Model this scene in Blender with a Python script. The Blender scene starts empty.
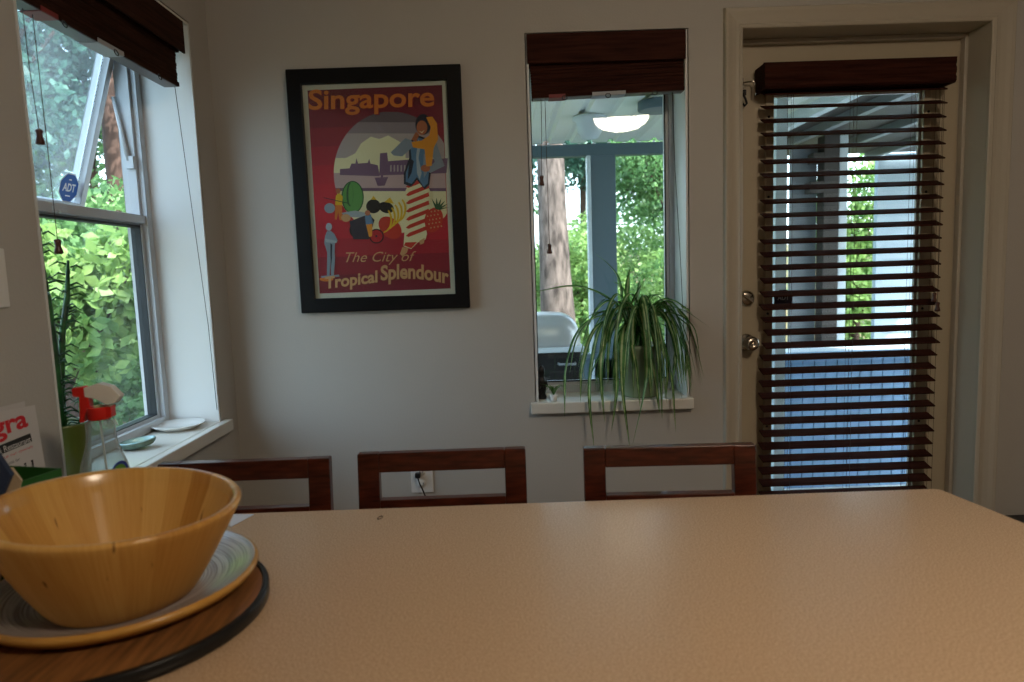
import bpy, bmesh, math, random
import numpy as np
from mathutils import Vector, Matrix
from mathutils.geometry import tessellate_polygon
random.seed(7)
PI = math.pi
C = bpy.context.scene.collection
D = bpy.data

# ------------------------------------------------------------------ materials
def lin(h):
    h = h.lstrip('#')
    v = [int(h[i:i+2], 16)/255 for i in (0, 2, 4)]
    return tuple((c/12.92 if c <= .04045 else ((c+.055)/1.055)**2.4) for c in v) + (1,)

def mat(name, col, rough=.6, spec=.4, metal=0, var=0, scale=20, bump=0, bscale=60, coat=0, stretch=(1, 1, 1), col2=None, detail=4, trans=0, ior=1.45, alpha=1):
    m = D.materials.new(name); m.use_nodes = True
    nt = m.node_tree; N = nt.nodes; L = nt.links
    b = N['Principled BSDF']
    c = lin(col) if isinstance(col, str) else tuple(col)+(1,)
    b.inputs['Base Color'].default_value = c
    b.inputs['Roughness'].default_value = rough
    b.inputs['Specular IOR Level'].default_value = spec
    b.inputs['Metallic'].default_value = metal
    b.inputs['Coat Weight'].default_value = coat
    b.inputs['Coat Roughness'].default_value = .12
    b.inputs['Transmission Weight'].default_value = trans
    b.inputs['IOR'].default_value = ior
    if var or bump or col2:
        tc = N.new('ShaderNodeTexCoord'); mp = N.new('ShaderNodeMapping'); mp.inputs['Scale'].default_value = stretch
        L.new(tc.outputs['Object'], mp.inputs['Vector'])
        if var or col2:
            n = N.new('ShaderNodeTexNoise'); n.inputs['Scale'].default_value = scale; n.inputs['Detail'].default_value = detail
            L.new(mp.outputs[0], n.inputs['Vector'])
            r = N.new('ShaderNodeValToRGB')
            r.color_ramp.elements[0].position = .32; r.color_ramp.elements[1].position = .68
            if col2:
                r.color_ramp.elements[0].color = c; r.color_ramp.elements[1].color = lin(col2)
            else:
                r.color_ramp.elements[0].color = tuple(x*(1-var) for x in c[:3])+(1,)
                r.color_ramp.elements[1].color = tuple(min(1, x*(1+var)) for x in c[:3])+(1,)
            L.new(n.outputs['Fac'], r.inputs[0]); L.new(r.outputs[0], b.inputs['Base Color'])
        if bump:
            n2 = N.new('ShaderNodeTexNoise'); n2.inputs['Scale'].default_value = bscale; n2.inputs['Detail'].default_value = 3
            L.new(mp.outputs[0], n2.inputs['Vector'])
            bp = N.new('ShaderNodeBump'); bp.inputs['Strength'].default_value = bump; bp.inputs['Distance'].default_value = .002
            L.new(n2.outputs['Fac'], bp.inputs['Height']); L.new(bp.outputs[0], b.inputs['Normal'])
    return m

def glass(name, tint=(1, 1, 1), k=1.0, rough=0.0):
    m = D.materials.new(name); m.use_nodes = True
    nt = m.node_tree; N = nt.nodes; L = nt.links; N.remove(N['Principled BSDF'])
    t = N.new('ShaderNodeBsdfTransparent'); t.inputs[0].default_value = (*tint, 1)
    g = N.new('ShaderNodeBsdfGlossy'); g.inputs['Roughness'].default_value = rough
    lw = N.new('ShaderNodeLayerWeight'); lw.inputs['Blend'].default_value = .5
    f = N.new('ShaderNodeMath'); f.operation = 'POWER'; f.inputs[1].default_value = 5; L.new(lw.outputs['Facing'], f.inputs[0])
    mu = N.new('ShaderNodeMath'); mu.operation = 'MULTIPLY_ADD'; mu.inputs[1].default_value = .96; mu.inputs[2].default_value = .04*k; mu.use_clamp = True
    mx = N.new('ShaderNodeMixShader')
    L.new(f.outputs[0], mu.inputs[0]); L.new(mu.outputs[0], mx.inputs[0]); L.new(t.outputs[0], mx.inputs[1]); L.new(g.outputs[0], mx.inputs[2])
    L.new(mx.outputs[0], N['Material Output'].inputs[0])
    return m

def dusty(name):
    m = glass(name, (.86, .93, .95), 1.6, .02); nt = m.node_tree; N = nt.nodes; L = nt.links; out = N['Material Output']; src = out.inputs[0].links[0].from_socket
    d = N.new('ShaderNodeBsdfDiffuse'); d.inputs[0].default_value = (.75, .8, .82, 1); t = N.new('ShaderNodeBsdfTranslucent'); t.inputs[0].default_value = (.75, .8, .82, 1)
    a = N.new('ShaderNodeAddShader'); L.new(d.outputs[0], a.inputs[0]); L.new(t.outputs[0], a.inputs[1])
    tc = N.new('ShaderNodeTexCoord'); n = N.new('ShaderNodeTexNoise'); n.inputs['Scale'].default_value = 6; n.inputs['Detail'].default_value = 5; L.new(tc.outputs['Object'], n.inputs['Vector'])
    mu = N.new('ShaderNodeMath'); mu.operation = 'MULTIPLY'; mu.inputs[1].default_value = .09; L.new(n.outputs['Fac'], mu.inputs[0])
    mx = N.new('ShaderNodeMixShader'); L.new(mu.outputs[0], mx.inputs[0]); L.new(src, mx.inputs[1]); L.new(a.outputs[0], mx.inputs[2]); L.new(mx.outputs[0], out.inputs[0])
    return m

def leafmat(name, c1, c2, scale=6, tr=.45, c3=None):
    m = D.materials.new(name); m.use_nodes = True
    nt = m.node_tree; N = nt.nodes; L = nt.links; b = N['Principled BSDF']
    b.inputs['Roughness'].default_value = .45
    tc = N.new('ShaderNodeTexCoord'); n = N.new('ShaderNodeTexNoise'); n.inputs['Scale'].default_value = scale; n.inputs['Detail'].default_value = 5
    r = N.new('ShaderNodeValToRGB'); r.color_ramp.elements[0].position = .38; r.color_ramp.elements[1].position = .62
    r.color_ramp.elements[0].color = lin(c1); r.color_ramp.elements[1].color = lin(c2)
    if c3: e_ = r.color_ramp.elements.new(.70); e_.color = lin(c3); n.inputs['Detail'].default_value = 9; n.inputs['Roughness'].default_value = .7
    L.new(tc.outputs['Object'], n.inputs['Vector']); L.new(n.outputs['Fac'], r.inputs[0]); L.new(r.outputs[0], b.inputs['Base Color'])
    t = N.new('ShaderNodeBsdfTranslucent'); L.new(r.outputs[0], t.inputs[0])
    mx = N.new('ShaderNodeMixShader'); mx.inputs[0].default_value = tr
    L.new(b.outputs[0], mx.inputs[1]); L.new(t.outputs[0], mx.inputs[2]); L.new(mx.outputs[0], N['Material Output'].inputs[0])
    return m

def cloudy(name):
    m = D.materials.new(name); m.use_nodes = True
    nt = m.node_tree; N = nt.nodes; L = nt.links; b = N['Principled BSDF']; b.inputs['Base Color'].default_value = (.62, .68, .70, 1); b.inputs['Roughness'].default_value = .12
    t = N.new('ShaderNodeBsdfTransparent'); t.inputs[0].default_value = (.90, .95, .96, 1)
    lw = N.new('ShaderNodeLayerWeight'); lw.inputs['Blend'].default_value = .5
    tc = N.new('ShaderNodeTexCoord'); n = N.new('ShaderNodeTexNoise'); n.inputs['Scale'].default_value = 45; n.inputs['Distortion'].default_value = 1.5; L.new(tc.outputs['Object'], n.inputs['Vector'])
    bp = N.new('ShaderNodeBump'); bp.inputs['Strength'].default_value = .35; bp.inputs['Distance'].default_value = .004; L.new(n.outputs['Fac'], bp.inputs['Height']); L.new(bp.outputs[0], b.inputs['Normal'])
    p = N.new('ShaderNodeMath'); p.operation = 'POWER'; p.inputs[1].default_value = 2.0; L.new(lw.outputs['Facing'], p.inputs[0])
    mu = N.new('ShaderNodeMath'); mu.operation = 'MULTIPLY_ADD'; mu.inputs[1].default_value = .65; mu.inputs[2].default_value = .17; L.new(p.outputs[0], mu.inputs[0])
    mx = N.new('ShaderNodeMixShader'); L.new(mu.outputs[0], mx.inputs[0]); L.new(t.outputs[0], mx.inputs[1]); L.new(b.outputs[0], mx.inputs[2]); L.new(mx.outputs[0], N['Material Output'].inputs[0])
    return m

M = {}
M['wall'] = mat('wall_paint', (.455, .435, .40), rough=.55, spec=.3, bump=.25, bscale=140, var=.02, scale=2)
M['ceil'] = mat('ceiling_paint', (.42, .41, .39), rough=.8, bump=.3, bscale=90)
M['trim'] = mat('trim_paint', (.45, .405, .325), rough=.35, spec=.5, bump=.08, bscale=20)
M['door'] = mat('door_paint', (.47, .40, .285), rough=.38, spec=.5, bump=.08, bscale=15)
M['sill'] = mat('sill_paint', (.66, .64, .58), rough=.3, spec=.5, var=.03, scale=5)
M['reveal'] = mat('reveal_paint', (.70, .71, .70), rough=.45, spec=.4, bump=.08, bscale=40)
M['alu'] = mat('white_aluminium', (.50, .53, .56), rough=.35, spec=.5, var=.05, scale=8)
M['alumetal'] = mat('bare_aluminium', (.55, .58, .6), rough=.3, metal=.8)
M['gasket'] = mat('black_gasket', (.02, .025, .03), rough=.5)
M['floor'] = mat('oak_floor', (.16, .09, .05), rough=.35, var=.3, scale=4, stretch=(8, 1, 1))
M['glass'] = glass('window_glass', (.93, .97, .97), 1.0)
M['hazeglass'] = dusty('dusty_window_glass')
M['blind'] = mat('dark_stained_wood_slat', (.040, .0125, .008), rough=.6, spec=.05, var=.4, scale=6, stretch=(1, 14, 14))
M['blindY'] = mat('dark_stained_wood_slat_side', (.034, .013, .008), rough=.6, spec=.06, var=.4, scale=6, stretch=(14, 1, 14))
M['blindunder'] = mat('bottom_rail_underside', (.13, .115, .12), rough=.4)
M['cord'] = mat('brown_cord', (.05, .03, .02), rough=.8)
M['tassel'] = mat('turned_wood_tassel', (.07, .025, .015), rough=.3)
M['wood_chair'] = mat('mahogany_stained_chair_wood', (.062, .013, .006), rough=.28, spec=.35, coat=.25, var=.55, scale=7, stretch=(2, 12, 12))
M['brass'] = mat('satin_nickel', (.55, .5, .42), rough=.25, metal=1)
M['chrome'] = mat('chrome_pin', (.8, .8, .8), rough=.2, metal=1)
M['frame'] = mat('black_picture_frame_wood', (.006, .006, .0065), rough=.42, spec=.2, bump=.15, bscale=50)
M['black'] = mat('black_plastic', (.012, .012, .013), rough=.4)
M['white'] = mat('white_plastic', (.72, .71, .68), rough=.35)
M['pot'] = mat('sage_ceramic_glaze', (.25, .32, .20), rough=.25, spec=.5, coat=.4, var=.08, scale=6)
M['greenpot'] = mat('olive_glazed_pot', (.095, .125, .022), rough=.3, spec=.5, coat=.3)
M['soil'] = mat('potting_soil', (.03, .02, .012), rough=.9, bump=1, bscale=80)
M['saucer'] = mat('white_glazed_saucer', (.78, .78, .75), rough=.2, coat=.3)
M['red'] = mat('red_sprayer_plastic', (.62, .02, .015), rough=.3)
M['clearplastic'] = cloudy('clear_plastic')
M['paper'] = mat('white_paper', (.56, .54, .53), rough=.8)
M['bluepaper'] = mat('pale_blue_paper', (.62, .68, .78), rough=.7)
M['tan'] = mat('tan_card', (.55, .42, .27), rough=.8)
M['navy'] = mat('navy_card', (.02, .035, .08), rough=.6)
M['greenbox'] = mat('green_cardboard', (.02, .11, .016), rough=.5)
M['sidered'] = mat('red_ink', (.60, .02, .03), rough=.7)
M['ink'] = mat('black_ink', (.015, .015, .015), rough=.7)

# table top laminate: fine speckle
def laminate():
    m = mat('speckled_beige_laminate', (.52, .37, .25), rough=.25, spec=.6)
    nt = m.node_tree; N = nt.nodes; L = nt.links; b = N['Principled BSDF']
    tc = N.new('ShaderNodeTexCoord')
    n = N.new('ShaderNodeTexNoise'); n.inputs['Scale'].default_value = 340; n.inputs['Detail'].default_value = 2
    r = N.new('ShaderNodeValToRGB'); e = r.color_ramp.elements
    e[0].position = .36; e[0].color = (.43, .285, .17, 1); e[1].position = .50; e[1].color = (.53, .365, .23, 1)
    e3 = e.new(.66); e3.color = (.62, .45, .30, 1)
    L.new(tc.outputs['Object'], n.inputs['Vector']); L.new(n.outputs['Fac'], r.inputs[0]); L.new(r.outputs[0], b.inputs['Base Color'])
    n2 = N.new('ShaderNodeTexNoise'); n2.inputs['Scale'].default_value = 180
    bp = N.new('ShaderNodeBump'); bp.inputs['Strength'].default_value = .05; bp.inputs['Distance'].default_value = .0006
    L.new(tc.outputs['Object'], n2.inputs['Vector']); L.new(n2.outputs['Fac'], bp.inputs['Height']); L.new(bp.outputs[0], b.inputs['Normal'])
    return m
M['lam'] = laminate()

# wooden staves (angle around the bowl's axis)
def staves(name, cols, n=22, rough=.58, coat=.03):
    m = mat(name, (.5, .3, .12), rough=rough, spec=.3, coat=coat)
    nt = m.node_tree; N = nt.nodes; L = nt.links; b = N['Principled BSDF']
    tc = N.new('ShaderNodeTexCoord'); s = N.new('ShaderNodeSeparateXYZ'); L.new(tc.outputs['Object'], s.inputs[0])
    a = N.new('ShaderNodeMath'); a.operation = 'ARCTAN2'; L.new(s.outputs[1], a.inputs[0]); L.new(s.outputs[0], a.inputs[1])
    k = N.new('ShaderNodeMath'); k.operation = 'MULTIPLY'; k.inputs[1].default_value = n/(2*PI); L.new(a.outputs[0], k.inputs[0])
    fl = N.new('ShaderNodeMath'); fl.operation = 'FLOOR'; L.new(k.outputs[0], fl.inputs[0])
    wn = N.new('ShaderNodeTexWhiteNoise'); wn.noise_dimensions = '1D'; L.new(fl.outputs[0], wn.inputs['W'])
    # grain: streaks running up the wall
    cx = N.new('ShaderNodeCombineXYZ'); k2 = N.new('ShaderNodeMath'); k2.operation = 'MULTIPLY'; k2.inputs[1].default_value = 9
    L.new(a.outputs[0], k2.inputs[0]); L.new(k2.outputs[0], cx.inputs[0]); L.new(s.outputs[2], cx.inputs[1])
    mp = N.new('ShaderNodeMapping'); mp.inputs['Scale'].default_value = (2.2, 5, 1); L.new(cx.outputs[0], mp.inputs['Vector'])
    gn = N.new('ShaderNodeTexNoise'); gn.inputs['Scale'].default_value = 2.4; gn.inputs['Detail'].default_value = 5; L.new(mp.outputs[0], gn.inputs['Vector'])
    ad = N.new('ShaderNodeMath'); ad.operation = 'MULTIPLY_ADD'; ad.inputs[1].default_value = .55; L.new(wn.outputs['Value'], ad.inputs[0])
    g2 = N.new('ShaderNodeMath'); g2.operation = 'MULTIPLY'; g2.inputs[1].default_value = .5; L.new(gn.outputs['Fac'], g2.inputs[0]); L.new(g2.outputs[0], ad.inputs[2])
    r = N.new('ShaderNodeValToRGB'); e = r.color_ramp.elements
    e[0].position = .18; e[0].color = (*cols[0], 1); e[1].position = .85; e[1].color = (*cols[2], 1)
    em = e.new(.5); em.color = (*cols[1], 1)
    L.new(ad.outputs[0], r.inputs[0]); L.new(r.outputs[0], b.inputs['Base Color'])
    # a few dark mineral streaks and knots in the wood
    mp2 = N.new('ShaderNodeMapping'); mp2.inputs['Scale'].default_value = (1.3, 16, 1); L.new(cx.outputs[0], mp2.inputs['Vector'])
    kn = N.new('ShaderNodeTexNoise'); kn.inputs['Scale'].default_value = 1.1; kn.inputs['Detail'].default_value = 2; L.new(mp2.outputs[0], kn.inputs['Vector'])
    kr = N.new('ShaderNodeValToRGB'); ke = kr.color_ramp.elements; ke[0].position = .70; ke[0].color = (0, 0, 0, 1); ke[1].position = .76; ke[1].color = (1, 1, 1, 1)
    L.new(kn.outputs['Fac'], kr.inputs[0])
    mx = N.new('ShaderNodeMixRGB'); mx.inputs[2].default_value = (cols[0][0]*.35, cols[0][1]*.3, cols[0][2]*.3, 1)
    L.new(kr.outputs[0], mx.inputs[0]); L.new(r.outputs[0], mx.inputs[1]); L.new(mx.outputs[0], b.inputs['Base Color'])
    return m
M['bowl'] = staves('honey_wood_staves', ((.45, .215, .045), (.58, .32, .08), (.69, .43, .14)), 24)

def rings(name, c1, c2, scale, rough=.3, axis='Z', distort=1.5):
    m = mat(name, (.5, .4, .3), rough=rough, spec=.5, coat=.4)
    nt = m.node_tree; N = nt.nodes; L = nt.links; b = N['Principled BSDF']
    tc = N.new('ShaderNodeTexCoord'); s = N.new('ShaderNodeSeparateXYZ'); L.new(tc.outputs['Object'], s.inputs[0])
    c = N.new('ShaderNodeCombineXYZ'); L.new(s.outputs[0], c.inputs[0]); L.new(s.outputs[1], c.inputs[1])
    le = N.new('ShaderNodeVectorMath'); le.operation = 'LENGTH'; L.new(c.outputs[0], le.inputs[0])
    a = N.new('ShaderNodeMath'); a.operation = 'ARCTAN2'; L.new(s.outputs[1], a.inputs[0]); L.new(s.outputs[0], a.inputs[1])
    c2_ = N.new('ShaderNodeCombineXYZ'); k = N.new('ShaderNodeMath'); k.operation = 'MULTIPLY'; k.inputs[1].default_value = scale
    L.new(le.outputs['Value'], k.inputs[0]); L.new(k.outputs[0], c2_.inputs[0]); L.new(a.outputs[0], c2_.inputs[1])
    n = N.new('ShaderNodeTexNoise'); n.inputs['Scale'].default_value = 1; n.inputs['Detail'].default_value = 4; L.new(c2_.outputs[0], n.inputs['Vector'])
    r = N.new('ShaderNodeValToRGB'); e = r.color_ramp.elements
    e[0].position = .38; e[0].color = (*c1, 1); e[1].position = .62; e[1].color = (*c2, 1)
    L.new(n.outputs['Fac'], r.inputs[0]); L.new(r.outputs[0], b.inputs['Base Color'])
    return m
M['tray'] = rings('coiled_bamboo', (.17, .13, .115), (.56, .51, .49), 420, rough=.30)
M['trayrim'] = mat('bamboo_tray_underside', (.48, .25, .05), rough=.35, coat=.3, var=.2, scale=12)
M['susan'] = mat('lazy_susan_oak', (.20, .085, .028), rough=.35, coat=.2, var=.45, scale=10, stretch=(9, 1, 1), detail=6)

# ------------------------------------------------------------------ mesh builder
class MB:
    def __init__(s): s.v = []; s.f = []; s.m = []; s.sm = []
    def add(s, vs, fs, mi=0, smooth=False):
        b = len(s.v); s.v += [tuple(p) for p in vs]
        for f in fs: s.f.append(tuple(b+i for i in f)); s.m.append(mi); s.sm.append(smooth)
        return s
    def box(s, a, b, mi=0, rot=None, org=None):
        x0, y0, z0 = a; x1, y1, z1 = b
        vs = [Vector(p) for p in ((x0, y0, z0), (x1, y0, z0), (x1, y1, z0), (x0, y1, z0), (x0, y0, z1), (x1, y0, z1), (x1, y1, z1), (x0, y1, z1))]
        if rot is not None:
            o = Vector(org) if org else Vector(((x0+x1)/2, (y0+y1)/2, (z0+z1)/2))
            vs = [rot @ (v-o) + o for v in vs]
        return s.add(vs, [(0, 3, 2, 1), (4, 5, 6, 7), (0, 1, 5, 4), (1, 2, 6, 5), (2, 3, 7, 6), (3, 0, 4, 7)], mi)
    def tube(s, pts, r, n=8, mi=0, cap=True, smooth=True):
        pts = [Vector(p) for p in pts]; rs = r if isinstance(r, (list, tuple)) else [r]*len(pts)
        vs = []; up = None
        for i, p in enumerate(pts):
            t = (pts[min(i+1, len(pts)-1)] - pts[max(i-1, 0)]).normalized()
            if up is None: up = Vector((0, 0, 1)) if abs(t.z) < .9 else Vector((1, 0, 0))
            a = t.cross(up).normalized(); b = a.cross(t).normalized(); up = b
            for k in range(n):
                an = 2*PI*k/n; vs.append(p + a*math.cos(an)*rs[i] + b*math.sin(an)*rs[i])
        fs = [(i*n+k, i*n+(k+1) % n, (i+1)*n+(k+1) % n, (i+1)*n+k) for i in range(len(pts)-1) for k in range(n)]
        s.add(vs, fs, mi, smooth)
        if cap:
            b = len(s.v)-len(vs)
            for idx in (range(n-1, -1, -1), range((len(pts)-1)*n, len(pts)*n)):
                s.f.append(tuple(b+i for i in idx)); s.m.append(mi); s.sm.append(False)
        return s
    def lathe(s, prof, n=32, c=(0, 0, 0), mi=0, smooth=True, axis='z', ry=1.0):
        vs = []
        for r, z in prof:
            for k in range(n):
                a = 2*PI*k/n; p = (r*math.cos(a), r*math.sin(a)*ry, z)
                if axis == 'y': p = (p[0], p[2], p[1])
                if axis == 'x': p = (p[2], p[0], p[1])
                vs.append((c[0]+p[0], c[1]+p[1], c[2]+p[2]))
        mis = mi if isinstance(mi, (list, tuple)) else [mi]*(len(prof)-1)
        b = len(s.v); s.v += vs
        for i in range(len(prof)-1):
            for k in range(n):
                q = (b+i*n+k, b+i*n+(k+1) % n, b+(i+1)*n+(k+1) % n, b+(i+1)*n+k)
                s.f.append(q if axis != 'y' else q[::-1]); s.m.append(mis[i]); s.sm.append(smooth)
        return s
    def prism(s, poly, z0, z1, mi=0, axis='z'):
        # poly in 2D extruded along an axis; ends as triangulated caps
        n = len(poly)
        def P(x, y, z):
            return {'z': (x, y, z), 'y': (x, z, y), 'x': (z, x, y)}[axis]
        vs = [P(x, y, z0) for x, y in poly] + [P(x, y, z1) for x, y in poly]
        tri = tessellate_polygon([[Vector((x, y, 0)) for x, y in poly]])
        fs = [tuple(t) for t in tri] + [tuple(i+n for i in t[::-1]) for t in tri]
        fs += [(i, (i+1) % n, n+(i+1) % n, n+i) for i in range(n)]
        return s.add(vs, fs, mi)
    def build(s, name, mats, parent=None, bevel=0, seg=2, loc=None, fix=True, merge=True):
        me = D.meshes.new(name); me.from_pydata(s.v, [], s.f)
        for m in (mats if isinstance(mats, (list, tuple)) else [mats]): me.materials.append(m)
        me.polygons.foreach_set('material_index', s.m); me.polygons.foreach_set('use_smooth', s.sm)
        if fix:
            bm = bmesh.new(); bm.from_mesh(me)
            if merge: bmesh.ops.remove_doubles(bm, verts=bm.verts, dist=1e-6)
            bmesh.ops.recalc_face_normals(bm, faces=bm.faces); bm.to_mesh(me); bm.free()
        o = D.objects.new(name, me); C.objects.link(o)
        if parent: o.parent = parent
        if loc: o.location = loc
        if bevel:
            md = o.modifiers.new('Bevel', 'BEVEL'); md.width = bevel; md.segments = seg; md.limit_method = 'ANGLE'; md.angle_limit = .6
        return o

def tag(o, label=None, cat=None, group=None, kind=None):
    if label: o['label'] = label
    if cat: o['category'] = cat
    if group: o['group'] = group
    if kind: o['kind'] = kind
    return o
def empty(name, loc=(0, 0, 0), rz=0):
    o = D.objects.new(name, None); C.objects.link(o); o.location = loc; o.rotation_euler = (0, 0, rz); o.empty_display_size = .1
    return o
def copy_tree(o, parent=None):
    c = o.copy(); C.objects.link(c)
    if parent: c.parent = parent
    for ch in [x for x in D.objects if x.parent == o]: copy_tree(ch, c)
    return c
def struct(o): o['kind'] = 'structure'; return o
def RX(a): return Matrix.Rotation(a, 3, 'X')
def RY(a): return Matrix.Rotation(a, 3, 'Y')
def RZ(a): return Matrix.Rotation(a, 3, 'Z')

def text_geo(body, size, offset=0.0, shear=0.0, extrude=0.0, spacing=1.0):
    """vertices (2D, left-bottom at origin, unit scale) and faces of a piece of lettering"""
    cu = D.curves.new('t', 'FONT'); cu.body = body; cu.size = size; cu.offset = offset; cu.shear = shear; cu.extrude = extrude; cu.space_character = spacing
    cu.resolution_u = 4
    o = D.objects.new('t', cu); C.objects.link(o)
    dg = bpy.context.evaluated_depsgraph_get(); dg.update()
    me = o.evaluated_get(dg).to_mesh()
    vs = [tuple(v.co) for v in me.vertices]; fs = [tuple(p.vertices) for p in me.polygons]
    o.evaluated_get(dg).to_mesh_clear(); D.objects.remove(o); D.curves.remove(cu)
    return vs, fs
def fit(vs, w, h):
    x0 = min(v[0] for v in vs); x1 = max(v[0] for v in vs); y0 = min(v[1] for v in vs); y1 = max(v[1] for v in vs)
    return [((v[0]-x0)/(x1-x0)*w, (v[1]-y0)/(y1-y0)*h) for v in vs]

# ------------------------------------------------------------------ room shell
XL, YB, H = -1.025, 2.5, 2.50
XR, YR = 3.4, -2.6
WT = .22
def wall_with_holes(name, u0, u1, z0, z1, holes, a, b, axis):
    """a wall slab with rectangular openings; u runs along the wall, a..b is its thickness"""
    us = sorted({u0, u1} | {h[0] for h in holes} | {h[1] for h in holes}); zs = sorted({z0, z1} | {h[2] for h in holes} | {h[3] for h in holes})
    m = MB()
    def P(u, t, z): return (u, t, z) if axis == 'y' else (t, u, z)
    def hole(i, k):
        if i < 0 or k < 0 or i >= len(us)-1 or k >= len(zs)-1: return True
        cu, cz = (us[i]+us[i+1])/2, (zs[k]+zs[k+1])/2
        return any(h[0] < cu < h[1] and h[2] < cz < h[3] for h in holes)
    for i in range(len(us)-1):
        for k in range(len(zs)-1):
            if hole(i, k): continue
            A, B, z, Z = us[i], us[i+1], zs[k], zs[k+1]
            m.add([P(A, a, z), P(B, a, z), P(B, a, Z), P(A, a, Z)], [(0, 1, 2, 3)])
            m.add([P(A, b, z), P(B, b, z), P(B, b, Z), P(A, b, Z)], [(3, 2, 1, 0)])
            if hole(i-1, k): m.add([P(A, a, z), P(A, b, z), P(A, b, Z), P(A, a, Z)], [(0, 1, 2, 3)])
            if hole(i+1, k): m.add([P(B, a, z), P(B, b, z), P(B, b, Z), P(B, a, Z)], [(3, 2, 1, 0)])
            if hole(i, k-1): m.add([P(A, a, z), P(B, a, z), P(B, b, z), P(A, b, z)], [(3, 2, 1, 0)])
            if hole(i, k+1): m.add([P(A, a, Z), P(B, a, Z), P(B, b, Z), P(A, b, Z)], [(0, 1, 2, 3)])
    return struct(m.build(name, M['wall']))
L1 = (1.515, 2.355, .745, 2.105)       # opening in the wall on the left: Y0 Y1 Z0 Z1
W2 = (.100, .676, .745, 2.085)          # opening in the back wall: X0 X1 Z0 Z1
DR = (.858, 1.778, -.001, 2.093)       # doorway
g = .004
wall_with_holes('wall_back', XL-WT, XR+WT, 0, H, [(W2[0]-g, W2[1]+g, W2[2]-g, W2[3]+g), DR], YB, YB+WT, 'y')
wall_with_holes('wall_left', YR, YB, 0, H, [(L1[0]-g, L1[1]+g, L1[2]-g, L1[3]+g)], XL, XL-WT, 'x')
struct(MB().box((XR, YR, 0), (XR+WT, YB, H)).build('wall_right', M['wall']))
struct(MB().box((XL-WT, YR-WT, 0), (XR+WT, YR, H)).build('wall_rear', M['wall']))
struct(MB().box((XL-WT, YR-WT, H), (XR+WT, YB+WT, H+.25)).build('ceiling', M['ceil']))
struct(MB().box((XL-WT, YR-WT, -.12), (XR+WT, YB+WT, 0)).build('floor', M['floor']))
def baseboard(name, a, b):
    struct(MB().box(a, b).build(name, M['trim'], bevel=.004))
baseboard('baseboard_back', (XL, YB-.014, 0), (.803, YB, .10))
baseboard('baseboard_back_right', (1.852, YB-.014, 0), (XR, YB, .10))
baseboard('baseboard_left', (XL, YR, 0), (XL+.014, YB-.014, .10))
baseboard('baseboard_right', (XR-.014, YR, 0), (XR, YB-.014, .10))

# ------------------------------------------------------------------ window on the left wall (aluminium, awning sash on top)
def rect_frame(m, u0, u1, z0, z1, w, t0, t1, P, mi=0, wt=None, wb=None):
    """four bars in the (u,z) plane from t0 to t1 deep; P maps (u,t,z)"""
    wt = w if wt is None else wt; wb = w if wb is None else wb
    def bx(a, b, c, d):
        p = P(a, t0, c); q = P(b, t1, d)
        m.box(tuple(min(i, j) for i, j in zip(p, q)), tuple(max(i, j) for i, j in zip(p, q)), mi)
    bx(u0, u0+w, z0, z1); bx(u1-w, u1, z0, z1); bx(u0+w, u1-w, z0, z0+wb); bx(u0+w, u1-w, z1-wt, z1)
PX = lambda u, t, z: (t, u, z)
PY = lambda u, t, z: (u, t, z)

def octagon(m, c, r, P, t, mi):
    pts = [P(c[0]+r*math.cos(PI/8+k*PI/4), t, c[1]+r*math.sin(PI/8+k*PI/4)) for k in range(8)]
    m.add(pts, [tuple(range(8))], mi)
M['stkblue'] = mat('blue_sticker', (.02, .11, .42), rough=.4)
M['stkwhite'] = mat('white_sticker_print', (.75, .78, .8), rough=.4)
M['stkdark'] = mat('dark_sticker_back', (.02, .02, .05), rough=.4)
M['stkgrey'] = mat('grey_sticker_print', (.5, .52, .56), rough=.4)

w1 = struct(empty('window_1', (XL-.17, 1.935, .757)))
iv = lambda p: (p[0]-(XL-.17), p[1]-1.935, p[2]-.757)
class OM(MB):
    """builder whose points are given in world space and stored relative to an origin"""
    def __init__(s, o): super().__init__(); s.o = o
    def build(s, *a, **k):
        s.v = [(p[0]-s.o[0], p[1]-s.o[1], p[2]-s.o[2]) for p in s.v]; return super().build(*a, **k)
O1 = (XL-.17, 1.935, .757)
y0, y1, z0, z1 = L1
m = OM(O1)   # painted reveal boards
m.box((XL-.20, y1-.008, z0+.012), (XL-.001, y1, z1)); m.box((XL-.20, y0, z0+.012), (XL-.001, y0+.008, z1)); m.box((XL-.20, y0+.008, z1-.008), (XL-.001, y1-.008, z1))
m.build('reveal_lining', M['reveal'], w1)
m = OM(O1)
m.box((XL-.20, y0+.001, z0+.001), (XL+.0, y1-.001, .7575)); m.box((XL, y0-.02, .716), (XL+.03, y1+.035, .7575))
m.build('window_sill', M['sill'], w1, bevel=.004)
ya, yb, za, zb = y0+.008, y1-.008, .7575, z1-.008
m = OM(O1)
rect_frame(m, ya, yb, za, zb, .030, -1.262, -1.198, PX, wb=.030)
rect_frame(m, ya, yb, za, zb, .044, -1.262, -1.216, PX, wb=.040)
m.box((-1.262, ya+.03, 1.450), (-1.205, yb-.03, 1.478)); m.box((-1.262, ya+.03, 1.440), (-1.222, yb-.03, 1.455))
m.build('window_frame', M['alu'], w1, bevel=.002)
m = OM(O1); rect_frame(m, ya+.040, yb-.040, za+.036, 1.445, .007, -1.250, -1.219, PX); m.build('gasket', M['gasket'], w1)
m = OM(O1); m.box((-1.238, ya+.047, za+.043), (-1.234, yb-.047, 1.438)); m.build('lower_pane', M['glass'], w1)
m = OM(O1); m.box((-1.205, 1.84, 1.452), (-1.196, 1.90, 1.466)); m.box((-1.200, 1.855, 1.449), (-1.190, 1.885, 1.457)); m.build('latch', M['alu'], w1, bevel=.002)
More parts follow.
